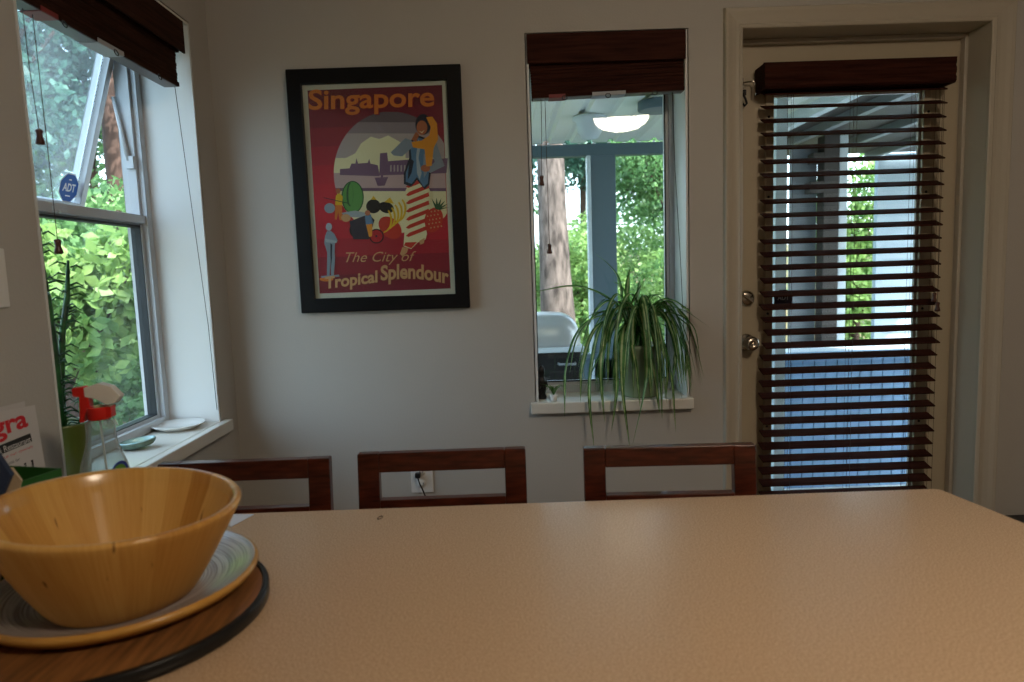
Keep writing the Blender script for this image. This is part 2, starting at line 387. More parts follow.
# awning sash, hinged at its top, open outwards
hz, hx, a = 2.085, -1.236, math.radians(17)
sash = D.objects.new('awning_sash', None); 
ms = MB()
Lh = .625; ys0, ys1 = ya+.046-1.935, yb-.046-1.935
rect_frame(ms, ys0, ys1, -Lh, 0, .034, -.016, .016, PX)
rect_frame(ms, ys0+.030, ys1-.030, -Lh+.030, -.030, .008, -.022, .024, PX)
so = ms.build('awning_sash', M['alu'], w1, bevel=.002, loc=(hx-O1[0], 0, hz-O1[2])); so.rotation_euler = (0, a, 0)
D.objects.remove(sash)
mg = MB(); mg.box((-.002, ys0+.036, -Lh+.036), (.002, ys1-.036, -.036)); mg.build('sash_pane', M['hazeglass'], so)
# perforated spacer seen between the panes
mg = MB()
for yy in (ys0+.040, ys1-.046):
    for k in range(52): mg.box((.0022, yy, -Lh+.045+k*.0104), (.006, yy+.006, -Lh+.045+k*.0104+.0055))
mg.build('spacer_bar', M['alumetal'], so)
st = MB(); P1 = lambda u, t, z: (t, u, z)
cy, cz_ = ys1-.088, -Lh+.082
octagon(st, (cy, cz_), .050, P1, .0085, 0); octagon(st, (cy, cz_), .0465, P1, .0090, 1)
vs, fs = text_geo('ADT', 1, offset=.03); vs = fit(vs, .062, .026)
st.add([(.0095, cy-.031+v[0], cz_-.012+v[1]) for v in vs], fs, 0)
st.box((.0090, cy-.012, cz_-.028), (.0094, cy+.012, cz_-.024), 0); st.box((.0090, cy-.006, cz_+.024), (.0094, cy+.006, cz_+.028), 0)
so2 = st.build('security_sticker', [M['stkwhite'], M['stkblue']], so, fix=False); so2['label'] = 'blue octagonal ADT security sticker on the open sash'
for s_, yy in ((1, yb-.052), (-1, ya+.052)):
    m = OM(O1); m.tube([(-1.232, yy, 1.655), (-1.262, yy-.004*s_, 1.86)], [.008, .006], 6); m.box((-1.24, yy-.006, 1.63), (-1.215, yy+.006, 1.67)); m.build('stay_arm', M['alu'], w1)

# ------------------------------------------------------------------ window in the back wall
O2 = (.394, YB+.17, .757)
w2 = struct(empty('window_2', O2))
x0, x1, z0, z1 = W2
m = OM(O2)
m.box((x0, YB+.001, z0+.012), (x0+.008, YB+.20, z1)); m.box((x1-.008, YB+.001, z0+.012), (x1, YB+.20, z1)); m.box((x0+.008, YB+.001, z1-.008), (x1-.008, YB+.20, z1))
m.build('reveal_lining', M['reveal'], w2)
m = OM(O2); m.box((x0+.001, YB, z0+.001), (x1-.001, YB+.20, .7575)); m.box((x0-.022, YB-.03, .716), (x1+.010, YB, .7575)); m.build('window_sill', M['sill'], w2, bevel=.004)
def frame2(m, xa, xb, za, zb, wl, w, wb, ta, tb):
    m.box((xa, ta, za), (xa+wl, tb, zb)); m.box((xb-w, ta, za), (xb, tb, zb)); m.box((xa+wl, ta, za), (xb-w, tb, za+wb)); m.box((xa+wl, ta, zb-w), (xb-w, tb, zb))
m = OM(O2); frame2(m, x0+.008, x1-.008, .7575, z1-.008, .005, .018, .03, YB+.172, YB+.225)
frame2(m, x0+.013, x1-.026, .7875, z1-.026, .004, .012, .012, YB+.185, YB+.225); m.build('window_frame', M['alu'], w2, bevel=.001)
m = OM(O2); frame2(m, x0+.017, x1-.038, .7995, z1-.038, .003, .005, .005, YB+.182, YB+.19); m.build('gasket', M['gasket'], w2)
m = OM(O2); m.box((x0+.014, YB+.200, .795), (x1-.035, YB+.204, z1-.036)); m.build('pane', M['glass'], w2)

# ------------------------------------------------------------------ door, its casing
def casing(name, poly, z0, z1, kind):
    pass
# casing profile: (across, out) pairs; across 0 at the opening
prof = [(0, 0), (0, .010), (.004, .013), (.014, .015), (.018, .012), (.030, .012), (.050, .015), (.066, .019), (.078, .020), (.082, .016), (.086, 0)]
m = MB()
dx0, dx1, dz = .871, 1.761, 2.078
n = len(prof)
def ring(f): return [f(a_, b_) for a_, b_ in prof]
secs = [ring(lambda a_, b_: (dx0-a_*.79, YB-b_, 0)), ring(lambda a_, b_: (dx0-a_*.79, YB-b_, dz+a_*.85)), ring(lambda a_, b_: (dx1+a_, YB-b_, dz+a_*.85)), ring(lambda a_, b_: (dx1+a_, YB-b_, 0))]
vs = [p for s_ in secs for p in s_]
fs = [(i*n+k, i*n+k+1, (i+1)*n+k+1, (i+1)*n+k) for i in range(3) for k in range(n-1)] + [tuple(range(n)), tuple(range(3*n, 4*n))]
m.add(vs, fs); struct(m.build('trim_1', M['trim']))
OD = (1.318, 2.65, 0)
d1 = struct(empty('door_1', OD))
m = OM(OD)
m.box((DR[0]+.002, YB+.001, 0), (dx0, YB+WT-.001, dz+.008)); m.box((dx1, YB+.001, 0), (DR[1]-.002, YB+WT-.001, dz+.008)); m.box((dx0, YB+.001, dz), (dx1, YB+WT-.001, dz+.008))
m.build('door_jamb', M['trim'], d1)
m = OM(OD)
m.box((1.748, 2.612, 0), (dx1, 2.64, dz)); m.box((dx0, 2.612, 0), (dx0+.015, 2.64, dz)); m.box((dx0+.015, 2.612, dz-.016), (1.748, 2.64, dz))
m.build('door_stop', M['trim'], d1, bevel=.002)
m = OM(OD)
sx0, sx1, sz0, sz1 = dx0+.004, dx1-.004, .012, dz-.004
lx0, lx1, lz0, lz1 = 1.031, 1.620, .30, 1.890
ya_, yb_ = 2.642, 2.686
m.box((sx0, ya_, sz0), (lx0, yb_, sz1)); m.box((lx1, ya_, sz0), (sx1, yb_, sz1)); m.box((lx0, ya_, sz0), (lx1, yb_, lz0)); m.box((lx0, ya_, lz1), (lx1, yb_, sz1))
m.build('door_panel', M['door'], d1)
m = OM(OD); rect_frame(m, lx0-.022, lx1+.022, lz0-.022, lz1+.022, .030, 2.632, 2.646, PY)
lf = m.build('lite_frame', M['door'], d1, bevel=.003)
m = OM(OD)
for zz in (.6, 1.05, 1.5, 1.8):
    for xx in (lx0-.010, lx1+.010): m.lathe([(0, 2.6300), (.005, 2.6302), (.005, 2.633)], 10, (xx, 0, zz), axis='y')
m.build('screw', M['black'], d1)
m = OM(OD); m.box((lx0, 2.662, lz0), (lx1, 2.666, lz1)); m.build('glass_pane', M['glass'], d1)
m = OM(OD); rect_frame(m, lx0+.0, lx1-.0, lz0, lz1, .016, 2.650, 2.6615, PY); m.build('glazing_bead', M['white'], d1)
st = OM(OD); oc = (1.094, 1.103)
octagon(st, oc, .040, PY, 2.6602, 0)
vs, fs = text_geo('ADT', 1, offset=.01); vs = fit(vs, .046, .019)
st.add([(oc[0]-.023+v[0], 2.6598, oc[1]-.003+v[1]) for v in vs], fs, 1)
q = st.build('security_sticker', [M['stkdark'], M['stkgrey']], d1, fix=False); q['label'] = 'dark octagonal ADT sticker on the door glass behind the blind'
# knob and deadbolt
kx = .940
m = OM(OD); m.lathe([(0, 2.642), (.033, 2.642), (.033, 2.638), (.028, 2.633), (.012, 2.631), (.011, 2.610), (.016, 2.603), (.026, 2.594), (.029, 2.582), (.026, 2.571), (.016, 2.566), (.009, 2.5655), (.008, 2.568), (0, 2.568)], 28, (kx, 0, .940), axis='y')
m.box((kx-.009, 2.5635, .9385), (kx+.009, 2.568, .9415)); k = m.build('door_knob', M['brass'], d1); k['label'] = 'round satin metal door knob'
m = OM(OD); m.lathe([(0, 2.642), (.032, 2.642), (.032, 2.636), (.026, 2.628), (.020, 2.625), (0, 2.625)], 28, (kx, 0, 1.112), axis='y')
m.box((kx-.024, 2.608, 1.108), (kx+.024, 2.626, 1.117), rot=RY(math.radians(38))); k = m.build('deadbolt', M['brass'], d1, bevel=.0015); k['label'] = 'round deadbolt with a thumb turn above the knob'
# flip hook at the top corner
m = OM(OD); m.tube([(.915, 2.640, 1.925), (.917, 2.62, 1.925), (.950, 2.605, 1.925), (.957, 2.605, 1.92), (.957, 2.605, 1.872)], .0032, 6)
m.box((.908, 2.632, 1.905), (.924, 2.642, 1.945)); m.build('hook_latch', M['brass'], d1)
m = OM(OD); m.tube([(.925, 2.625, 1.895), (.919, 2.618, 1.88), (.925, 2.615, 1.865), (.931, 2.618, 1.848), (.924, 2.62, 1.84), (.918, 2.62, 1.85)], .0045, 6); m.box((.917, 2.622, 1.88), (.931, 2.642, 1.90)); m.build('hook_keeper', M['black'], d1)

# ------------------------------------------------------------------ blinds
def tassel(m, p, L=.036):
    x, y, z = p
    m.lathe([(0, 0), (.005, 0), (.0085, -.004), (.0065, -.012), (.0065, -.018), (.0095, -.028), (.010, -.034), (.006, -L), (0, -L)], 14, p)
# door blind: valance, slats, ladder cords
bx0, bx1 = .971, 1.656
OB = (1.34, 2.585, 1.98)
db = empty('slatted_blind', OB); tag(db, 'dark brown wooden slatted blind hanging on the glazed door', 'blind')
m = OM(OB)
VUP = .008
vp_ = [(2.533, 1.872), (2.526, 1.880), (2.526, 1.892), (2.531, 1.900), (2.526, 1.910), (2.526, 1.924), (2.531, 1.934), (2.527, 1.944), (2.527, 1.962), (2.545, 1.966), (2.545, 1.872)]
vp_ = [(p[0], p[1]+VUP) for p in vp_]
m.prism(vp_, bx0-.006, bx1+.008, axis='x'); m.box((bx0-.006, 2.545, 1.880), (bx0+.006, 2.628, 1.970)); m.box((bx1-.004, 2.545, 1.880), (bx1+.008, 2.628, 1.970))
m.build('valance', M['blind'], db)
m = OM(OB); m.box((bx0+.010, 2.560, 1.880), (bx1-.006, 2.612, 1.930)); m.build('headrail', M['blind'], db)
m = OM(OB)
ns = 32; zt, zbm = 1.876, .332; tilt = math.radians(18)
rs = random.Random(3)
slat_z = []
for i in range(ns):
    z = zt - (zt-zbm)*i/(ns-1); slat_z.append(z)
    sh = {17: .008, 18: .018, 19: .010}.get(i, 0)*1.0 + rs.uniform(-.0025, .0025)
    zz = z + rs.uniform(-.0012, .0012); tl = math.radians(24-10*i/ns) + rs.uniform(-.03, .03) + 0
    m.box((bx0+sh+.010, 2.590-.025, zz-.0024), (bx1+.004+sh-.0004*i, 2.590+.025, zz+.0024), rot=RX(tl)@RY(rs.uniform(-.0012, .0012)))
m.build('slats', M['blind'], db)
m = OM(OB); m.box((bx0+.010, 2.568, .285), (bx1-.008, 2.612, .302)); m.build('bottom_rail', M['blind'], db, bevel=.003)
for xx in (1.085, 1.322, 1.555, 1.646):  # rightmost set is no cord: thin lines added for a shadow and reflection
    m = OM(OB)
    for dy in (-.0255, .0255): m.tube([(xx, 2.59+dy, 1.89), (xx, 2.59+dy, .295)], .0008, 4)
    for dy in (.0,): m.tube([(xx+.014, 2.59+.0262, 1.89), (xx+.014, 2.59+.0262, .295)], .0008, 4)
    m.build('ladder_cord_and_shade_line', M['cord'], db)
m = OM(OB)
for dx in (0, .009): m.tube([(1.625+dx, 2.555, 1.88), (1.624+dx, 2.552, 1.5), (1.622+dx*1.5, 2.548, 1.115-dx*4)], .0009, 4)
pc = m.build('pull_cord', M['cord'], db)
m = OM(OB); tassel(m, (1.622, 2.548, 1.115)); tassel(m, (1.636, 2.548, 1.079)); m.build('tassel', M['tassel'], pc)

def roman(name, u0, u1, P, zt, o, mats, label, sgn, hang=0, gap=.020):
    """matchstick-style blind gathered up: valance in front, stacked folds below, bottom rail, rings and cords. t = distance into the opening"""
    r = empty(name, o); tag(r, label, 'blind')
    def bx(m, a, b, mi=0):
        p = P(*a); q = P(*b); m.box(tuple(min(i, j) for i, j in zip(p, q)), tuple(max(i, j) for i, j in zip(p, q)), mi)
    m = OM(o); bx(m, (u0-.003, -.008, zt-.100), (u1+.003, -.001, zt+.001))
    bx(m, (u0+.003, .010, zt-.098), (u0+.014, .07, zt-.002)); bx(m, (u1-.014, .010, zt-.098), (u1-.003, .07, zt-.002))
    bx(m, (u0+.003, -.001, zt-.09), (u1-.003, .010, zt-.002))
    m.build('valance', mats, r, bevel=.001)
    m = OM(o)
    for k in range(11):
        d = .0012*math.sin(k*2.1); z = zt-.086-k*.0100
        bx(m, (u0+.006, .014+d, z-.0092), (u1-gap, .056+d, z))
    q = m.build('stacked_slats', mats, r, bevel=.001); q.rotation_euler = (0, hang, 0)
    m = OM(o); zb = zt-.209; bx(m, (u0+.006, .010, zb), (u1-gap, .060, zb+.013), 0); bx(m, (u0+.010, .014, zb-.002), (u1-gap-.004, .056, zb), 1)
    br = m.build('bottom_rail', [mats, M['blindunder']], r); br.rotation_euler = (0, hang, 0)
    for f, col, w in ((.12, 'redlab', .06), (.40, 'whitelab', .12)):
        m = OM(o); ua = u0+(u1-u0)*f if sgn > 0 else u0+(u1-u0)*f
        bx(m, (ua, .010, zb-.0035), (ua+w, .060, zb-.002)); bx(m, (ua, .0085, zb-.002), (ua+w, .010, zb+.009)); q = m.build('printed_label', M[col], br)
        q['label'] = 'red printed label under the rail' if col == 'redlab' else 'pale grey printed label under the rail'
    for f in (.22, .5, .80):
        m = OM(o); uc = u0+(u1-u0)*f; pts = [P(uc+.009*math.cos(t), .006+.002*math.sin(t), zb-.006+.008*math.sin(t)) for t in [2*PI*i/14 for i in range(15)]]
        m.tube(pts, .0014, 5); m.build('cord_ring', M['black'], br)
    return r, zb
M['redlab'] = mat('red_label', (.22, .03, .03), rough=.5)
M['whitelab'] = mat('grey_label', (.42, .44, .47), rough=.5)
PLb = lambda u, t, z: (XL-t, u, z)
PBk = lambda u, t, z: (u, YB+t, z)
rb1, zb1 = roman('gathered_blind', L1[0]+.008, L1[1]-.062, PLb, 2.090, (XL-.03, 1.93, 2.09), M['blindY'], 'dark wooden blind gathered up over the window with the open sash', 1)
rb2, zb2 = roman('gathered_blind', W2[0]+.006, W2[1]-.010, PBk, 2.082, (.394, YB+.03, 2.09), M['blind'], 'dark wooden blind gathered up over the window beside the door', 1, -.022, .002)
def cords(par, o, lines, tips, label=None):
    for ln, tp in zip(lines, tips):
        m = OM(o); m.tube(ln, .0011, 4); c_ = m.build('pull_cord', M['cord'], par)
        if tp: m = OM(o); tassel(m, ln[-1]); m.build('tassel', M['tassel'], c_)
cords(rb1, (XL-.03, 1.93, 2.09), [[(-1.068, 1.603, 1.90), (-1.068, 1.606, 1.75), (-1.068, 1.616, 1.617)], [(-1.068, 1.636, 1.90), (-1.068, 1.640, 1.6), (-1.068, 1.641, 1.366)],
      [(-1.045, 2.262, 1.88), (-1.040, 2.300, 1.5), (-1.034, 2.338, 1.1), (-1.030, 2.343, .80)]], [1, 1, 0])
cords(rb2, (.394, YB+.03, 2.09), [[(.150, 2.52, 1.90), (.149, 2.52, 1.75), (.144, 2.52, 1.593)], [(.164, 2.52, 1.90), (.165, 2.52, 1.5), (.166, 2.52, 1.345)],
      [(.628, 2.53, 1.90), (.636, 2.53, 1.6), (.650, 2.52, 1.3), (.660, 2.51, 1.0), (.664, 2.505, .84)]], [1, 1, 0])

# ------------------------------------------------------------------ framed poster
pz0, pz1, px0, px1 = 1.122, 1.984, -.752, -.134
OP = ((px0+px1)/2, YB-.012, (pz0+pz1)/2)
ps = empty('framed_poster', OP); tag(ps, 'red travel poster in a wide black frame on the wall between the windows', 'poster')
m = OM(OP); fw = .052
q4 = [(px0, pz0), (px1, pz0), (px1, pz1), (px0, pz1)]; i4 = [(px0+fw, pz0+fw), (px1-fw, pz0+fw), (px1-fw, pz1-fw), (px0+fw, pz1-fw)]
m.add([(x, YB-.026, z) for x, z in q4]+[(x, YB-.026, z) for x, z in i4]+[(x, YB-.002, z) for x, z in q4]+[(x, YB-.002, z) for x, z in i4],
      [f for k in range(4) for f in ((k, (k+1) % 4, 4+(k+1) % 4, 4+k), (8+k, 8+(k+1) % 4, 12+(k+1) % 4, 12+k), (k, (k+1) % 4, 8+(k+1) % 4, 8+k), (4+k, 4+(k+1) % 4, 12+(k+1) % 4, 12+k))])
m.build('frame', M['frame'], ps, bevel=.003)
# the print: drawn in sheet units (0..525, 0..682 downwards), then laid flat as thin layers of ink
pal = {}
def ink(k, h):
    M['p_'+k] = mat('poster_ink_'+k, h, rough=.55, spec=.3); pal[k] = len(pal); return pal[k]
for k, h in dict(paper='#cfc8b8', red='#c0202c', maroon='#8f1f30', orange='#e07a30', cream='#f0e2b4', sky='#b9a6a4', cloud='#efe3b8', violet='#7b5c78', water='#c8a7a6', green='#5f9a4e', dgreen='#2f5a38',
                 black='#15161c', yellow='#e8b828', bred='#d03a2a', skin='#b86a48', blue='#5c7fa0', grey='#8f96a2', lgrey='#aab0b8', scarf='#e8942c', dark='#2a2a3a', pale='#d8a070').items(): ink(k, h)
A0 = (px0+fw, pz1-fw); SW = px1-px0-2*fw; SH = pz1-pz0-2*fw
def sh(x, y):
    # sheet units -> u,v in 0..1 of the sheet
    xl = 62+(y-80)*.066; xr = 437+(y-68)*.042; yt = 80-(x-62)*.032; yb = 625-(x-98)*.036
    return (x-xl)/(xr-xl), (y-yt)/(yb-yt)
pm = OM(OP); layer = [0]
def lay(poly, col):
    layer[0] += 1; t = YB-.010-layer[0]*.00004
    pts = []
    for x, y in poly:
        u, v = sh(x, y); u = min(max(u, .004), .996); v = min(max(v, .004), .996)
        pts.append((A0[0]+u*SW, t, A0[1]-v*SH))
    tri = tessellate_polygon([[Vector((p[0], p[2], 0)) for p in pts]])
    pm.add(pts, [tuple(q) for q in tri], pal[col])
def ell(cx, cy, rx, ry, col, a0=0, a1=360, rot=0, n=36):
    P_ = []
    for i in range(n+1 if a1-a0 < 360 else n):
        t = math.radians(a0+(a1-a0)*i/n); x = rx*math.cos(t); y = ry*math.sin(t); c_, s_ = math.cos(rot), math.sin(rot)
        P_.append((cx+x*c_-y*s_, cy+x*s_+y*c_))
    lay(P_, col)
def ptext(body, x, y, w, h, col, off=.02, shear=0, tilt=0, arc=0):
    vs, fs = text_geo(body, 1, offset=off, shear=shear); vs = fit(vs, w, h); layer[0] += 1; t = YB-.010-layer[0]*.00004; out = []
    for a_, b_ in vs:
        X = x+a_; Y = y-b_-tilt*a_ - arc*math.sin(a_/w*PI)
        u, v = sh(X, Y); out.append((A0[0]+u*SW, t, A0[1]-v*SH))
    pm.add(out, fs, pal[col])
pm.box((A0[0]-.004, YB-.010, A0[1]-SH-.004), (A0[0]+SW+.004, YB-.004, A0[1]+.004), pal['paper'])
bands = ['#742434', '#802637', '#932838', '#a82838', '#bc2838', '#c82838', '#cc2636', '#c42436', '#ae2234', '#922032', '#7e1e30']
def brd(y):   # left and right limits of the coloured area at height y
    f_ = (y-86)/(605-86); return 76+32*f_, 425+22*f_
for i, h in enumerate(bands):
    ink('band_%d' % i, h); ya_2, yb_2 = 86+519*i/len(bands), 86+519*(i+1)/len(bands)
    l0, r0 = brd(ya_2); l1, r1 = brd(yb_2); sl0 = 7
    lay([(l0, ya_2+sl0), (r0, ya_2-sl0), (r1, yb_2-sl0), (l1, yb_2+sl0)], 'band_%d' % i)
# round opening with sky, harbour and water
circ = []
for i in range(61):
    t = math.radians(100+i*4.1); circ.append((290+148*math.cos(t)*.98, 300+155*math.sin(t)))
ci = [(p[0], p[1]) for p in [(290-146, 300)] ]
def disc(ylo, yhi, col):
    P_ = []
    for i in range(31):
        y = ylo+(yhi-ylo)*i/30; k = 1-((y-300)/155)**2; P_.append((290-146*math.sqrt(max(k, 0)), y))
    for i in range(31):
        y = yhi-(yhi-ylo)*i/30; k = 1-((y-300)/155)**2; P_.append((min(290+(205 if y > 300 else 160)*math.sqrt(max(k, 0)), 425+22*(y-86)/519-1), y))
    lay(P_, col)
ink('sky_dark', '#6f6068'); ink('sky_mid', '#94848a'); disc(146, 453, 'cream'); disc(146, 200, 'sky_dark'); disc(172, 225, 'sky_mid'); disc(200, 262, 'sky')
lay([(200, 250), (215, 225), (240, 208), (262, 214), (285, 205), (310, 218), (330, 230), (330, 262), (190, 270), (175, 262)], 'cloud')
disc(300, 342, 'water'); disc(338, 346, 'violet')
lay([(160, 305), (160, 290), (185, 288), (190, 276), (200, 276), (203, 262), (207, 276), (232, 274), (236, 264), (239, 276), (258, 280), (262, 300), (262, 308)], 'violet')
lay([(262, 306), (264, 250), (282, 248), (285, 270), (335, 266), (440, 262), (436, 300)], 'violet')
for k in range(9): lay([(290+k*9, 280), (294+k*9, 279.6), (294+k*9, 296), (290+k*9, 296.4)], 'sky')
lay([(250, 312), (285, 310), (276, 332), (258, 333)], 'violet'); lay([(266, 290), (272, 290), (272, 314), (266, 314)], 'violet')
lay([(360, 470), (392, 458), (438, 412), (441, 470)], 'band_7')
# melon, aubergines, bananas, papaya, pineapple
ell(193, 362, 29, 42, 'dgreen'); ell(193, 362, 26, 39, 'green'); ell(186, 355, 9, 30, 'dgreen'); ell(188, 355, 6, 28, 'green')
ell(247, 385, 19, 18, 'black'); ell(280, 388, 20, 14, 'black', rot=.3); lay([(240, 368), (247, 358), (255, 368)], 'yellow'); lay([(275, 374), (290, 362), (300, 378)], 'yellow')
ell(290, 440, 34, 24, 'bred', rot=.75)
for k in range(5):
    bx_, by_ = 283+k*9, 420-k*7
    P_ = [(bx_+30*math.cos(t)*.9-14, by_+34*math.sin(t)) for t in [math.radians(-50+i*12) for i in range(12)]] + [(bx_+22*math.cos(t)*.9-12, by_+30*math.sin(t)) for t in [math.radians(82-i*12) for i in range(12)]]
    lay(P_, 'yellow')
ell(402, 420, 24, 33, 'bred', rot=.35)
for i in range(5):
    for j in range(4): ell(388+j*9+i*2-3*(i % 2), 400+i*10-j*1.5, 2.2, 2.2, 'pale', n=8)
for k in range(7):
    t = -1.95+k*.38; lay([(408, 392), (410+34*math.cos(t), 388+26*math.sin(t)), (418, 394)], 'dgreen')
# street scene: porter with baskets, pedal cab
ell(134, 390, 14, 13, 'grey'); lay([(150, 358), (158, 350), (168, 360), (166, 382), (148, 382)], 'yellow'); ell(156, 346, 6, 7, 'skin'); lay([(149, 382), (166, 382), (167, 420), (160, 421), (156, 400), (152, 420), (147, 418)], 'orange')
lay([(118, 362), (180, 376), (180, 378), (118, 364)], 'dark')
lay([(165, 402), (200, 396), (228, 402), (222, 414), (172, 412)], 'lgrey'); ell(176, 415, 12, 10, 'pale')
ell(207, 446, 22, 22, 'black'); lay([(185, 424), (235, 405), (250, 420), (235, 470), (195, 470)], 'dark'); ell(255, 462, 19, 19, 'black'); ell(255, 462, 16, 16, 'red'); ell(255, 462, 3, 3, 'dark', n=8)
lay([(225, 410), (240, 405), (247, 430), (228, 435)], 'blue'); ell(232, 402, 7, 7, 'skin'); lay([(228, 432), (244, 430), (244, 462), (236, 464)], 'scarf')
# standing statue
lay([(122, 462), (127, 450), (137, 448), (146, 456), (155, 474), (148, 480), (147, 500), (148, 520), (145, 566), (138, 566), (136, 524), (134, 566), (127, 566), (128, 505), (120, 480)], 'grey'); lay([(136, 480), (141, 484), (140, 520), (138, 545), (136, 510)], 'dark')
ell(132, 438, 8, 10, 'lgrey'); lay([(122, 468), (152, 474), (152, 480), (124, 478)], 'lgrey'); ell(126, 574, 18, 6, 'orange'); lay([(112, 566), (158, 562), (160, 567), (113, 571)], 'grey')
# standing woman in head scarf, jacket and striped wrap skirt
lay([(345, 318), (382, 318), (398, 355), (378, 420), (386, 455), (382, 470), (362, 478), (345, 495), (325, 488), (330, 420), (335, 380), (330, 345)], 'cream')
for k in range(8):
    yy = 325+k*21; lay([(331, yy+10), (338, yy+13), (392, yy-8), (390, yy-18), (340, yy+2)] if k < 7 else [(326, 486), (345, 493), (360, 477), (330, 478)], 'bred')
for k, (jx, jy) in enumerate(((350, 240), (362, 262), (352, 285), (372, 292), (345, 308), (382, 318))): pass
lay([(322, 490), (338, 492), (334, 505), (322, 514), (316, 508)], 'pale'); lay([(366, 474), (380, 466), (378, 480), (368, 484)], 'pale')
lay([(338, 222), (362, 205), (384, 212), (396, 235), (390, 275), (396, 300), (392, 330), (380, 342), (360, 318), (345, 335), (326, 328), (326, 300), (340, 262)], 'dark')
lay([(342, 226), (362, 210), (382, 216), (392, 238), (386, 275), (391, 300), (388, 326), (378, 336), (360, 310), (346, 328), (331, 322), (331, 300), (346, 262)], 'blue')
lay([(364, 214), (370, 230), (364, 262), (372, 300), (367, 318), (360, 300), (358, 255)], 'lgrey'); lay([(342, 262), (352, 270), (346, 300), (336, 318), (338, 290)], 'dark'); lay([(378, 250), (388, 262), (386, 300), (378, 312), (376, 280)], 'grey')
lay([(346, 218), (352, 232), (322, 258), (300, 256), (292, 248), (330, 212)], 'grey'); lay([(346, 216), (352, 205), (358, 196), (366, 204), (358, 222)], 'skin')
lay([(392, 228), (410, 222), (424, 262), (432, 282), (394, 300), (384, 292), (406, 272)], 'grey'); ell(382, 288, 12, 9, 'skin')
ell(376, 178, 20, 26, 'dark'); ell(373, 186, 14, 18, 'skin'); lay([(364, 193), (372, 197), (380, 191), (373, 200)], 'cream')
lay([(384, 160), (400, 158), (412, 175), (415, 215), (404, 235), (398, 282), (384, 284), (380, 240), (350, 236), (346, 222), (372, 218), (392, 205), (396, 185)], 'scarf')
ptext('Singapore', 83, 160, 325, 66, 'maroon', off=.022, tilt=.03)
ptext('Singapore', 80, 158, 325, 66, 'orange', off=.020, tilt=.03)
ptext('The City of', 176, 538, 182, 34, 'pale', off=-.003, shear=.35, tilt=.02)
ptext('Tropical', 122, 610, 136, 42, 'pale', off=.03, tilt=.13)
ptext('Splendour', 266, 590, 176, 52, 'pale', off=.03, tilt=-.05, arc=9)
pm.build('print', [M['p_'+k] for k in pal], ps, fix=False)
m = OM(OP); m.box((px0+fw-.004, YB-.0190, pz0+fw-.004), (px1-fw+.004, YB-.0175, pz1-fw+.004)); m.build('glazing', M['glass'], ps)

# ------------------------------------------------------------------ outlet, switch
OO = (-.343, YB, .48)
ot = empty('wall_outlet', OO); tag(ot, 'white wall outlet plate with a black cord plugged in', 'outlet')
m = OM(OO); m.box((-.386, YB-.006, .423), (-.301, YB, .538)); m.build('cover_plate', M['white'], ot, bevel=.003)
for zz in (.505, .459):
    m = OM(OO); m.lathe([(0, YB-.008), (.016, YB-.008), (.017, YB-.005)], 20, (-.345, 0, zz), axis='y', ry=1)
    m.box((-.352, YB-.0085, zz-.004), (-.350, YB-.0079, zz+.005), 1); m.box((-.340, YB-.0085, zz-.004), (-.338, YB-.0079, zz+.005), 1)
    m.build('socket', [M['white'], M['ink']], ot)
OC = (-.352, YB-.02, .497)
pc = empty('power_cord', OC); tag(pc, 'black plug and cord hanging from the wall outlet', 'cord')
m = OM(OC); m.box((-.366, YB-.034, .488), (-.346, YB-.0095, .506)); m.build('plug', M['black'], pc, bevel=.003)
m = OM(OC); m.tube([(-.356, YB-.030, .490), (-.350, YB-.034, .47), (-.340, YB-.032, .445), (-.332, YB-.028, .42), (-.330, YB-.025, .33), (-.32, YB-.03, .15), (-.30, YB-.04, .006), (-.18, YB-.05, .006)], .0028, 6); m.build('cable', M['black'], pc)
OS = (XL, 1.362, 1.27)
sw = empty('light_switch', OS); tag(sw, 'pale light switch plate on the wall before the open window', 'switch')
m = OM(OS); m.box((XL, 1.31, 1.215), (XL+.006, 1.398, 1.335)); m.build('cover_plate', M['white'], sw, bevel=.003)
m = OM(OS); m.box((XL+.006, 1.345, 1.245), (XL+.010, 1.375, 1.305)); m.build('rocker', M['white'], sw, bevel=.001)

# ------------------------------------------------------------------ table
OT = (0, .9, 0)
tb = empty('dining_table', OT); tag(tb, 'long dining table with a speckled beige laminate top', 'table')
tp = [(-.99, .42), (1.09, .42), (.9625, 1.221), (.932, 1.416), (.925, 1.4245), (.916, 1.426), (-.96, 1.426), (-.99, 1.40)]
m = OM(OT); m.prism(tp, .718, .75); m.build('tabletop', M['lam'], tb, bevel=.004, seg=3)
m = OM(OT); m.box((-.90, .52, .64), (.86, .54, .7178)); m.box((-.90, 1.28, .64), (.86, 1.30, .7178)); m.box((-.90, .54, .64), (-.88, 1.28, .7178)); m.box((.84, .54, .64), (.86, 1.28, .7178)); m.build('apron', M['wood_chair'], tb)
for lx in (-.93, .80):
    for ly in (.47, 1.235): m = OM(OT); m.box((lx, ly, 0), (lx+.07, ly+.07, .7178)); m.build('leg', M['wood_chair'], tb, bevel=.004)

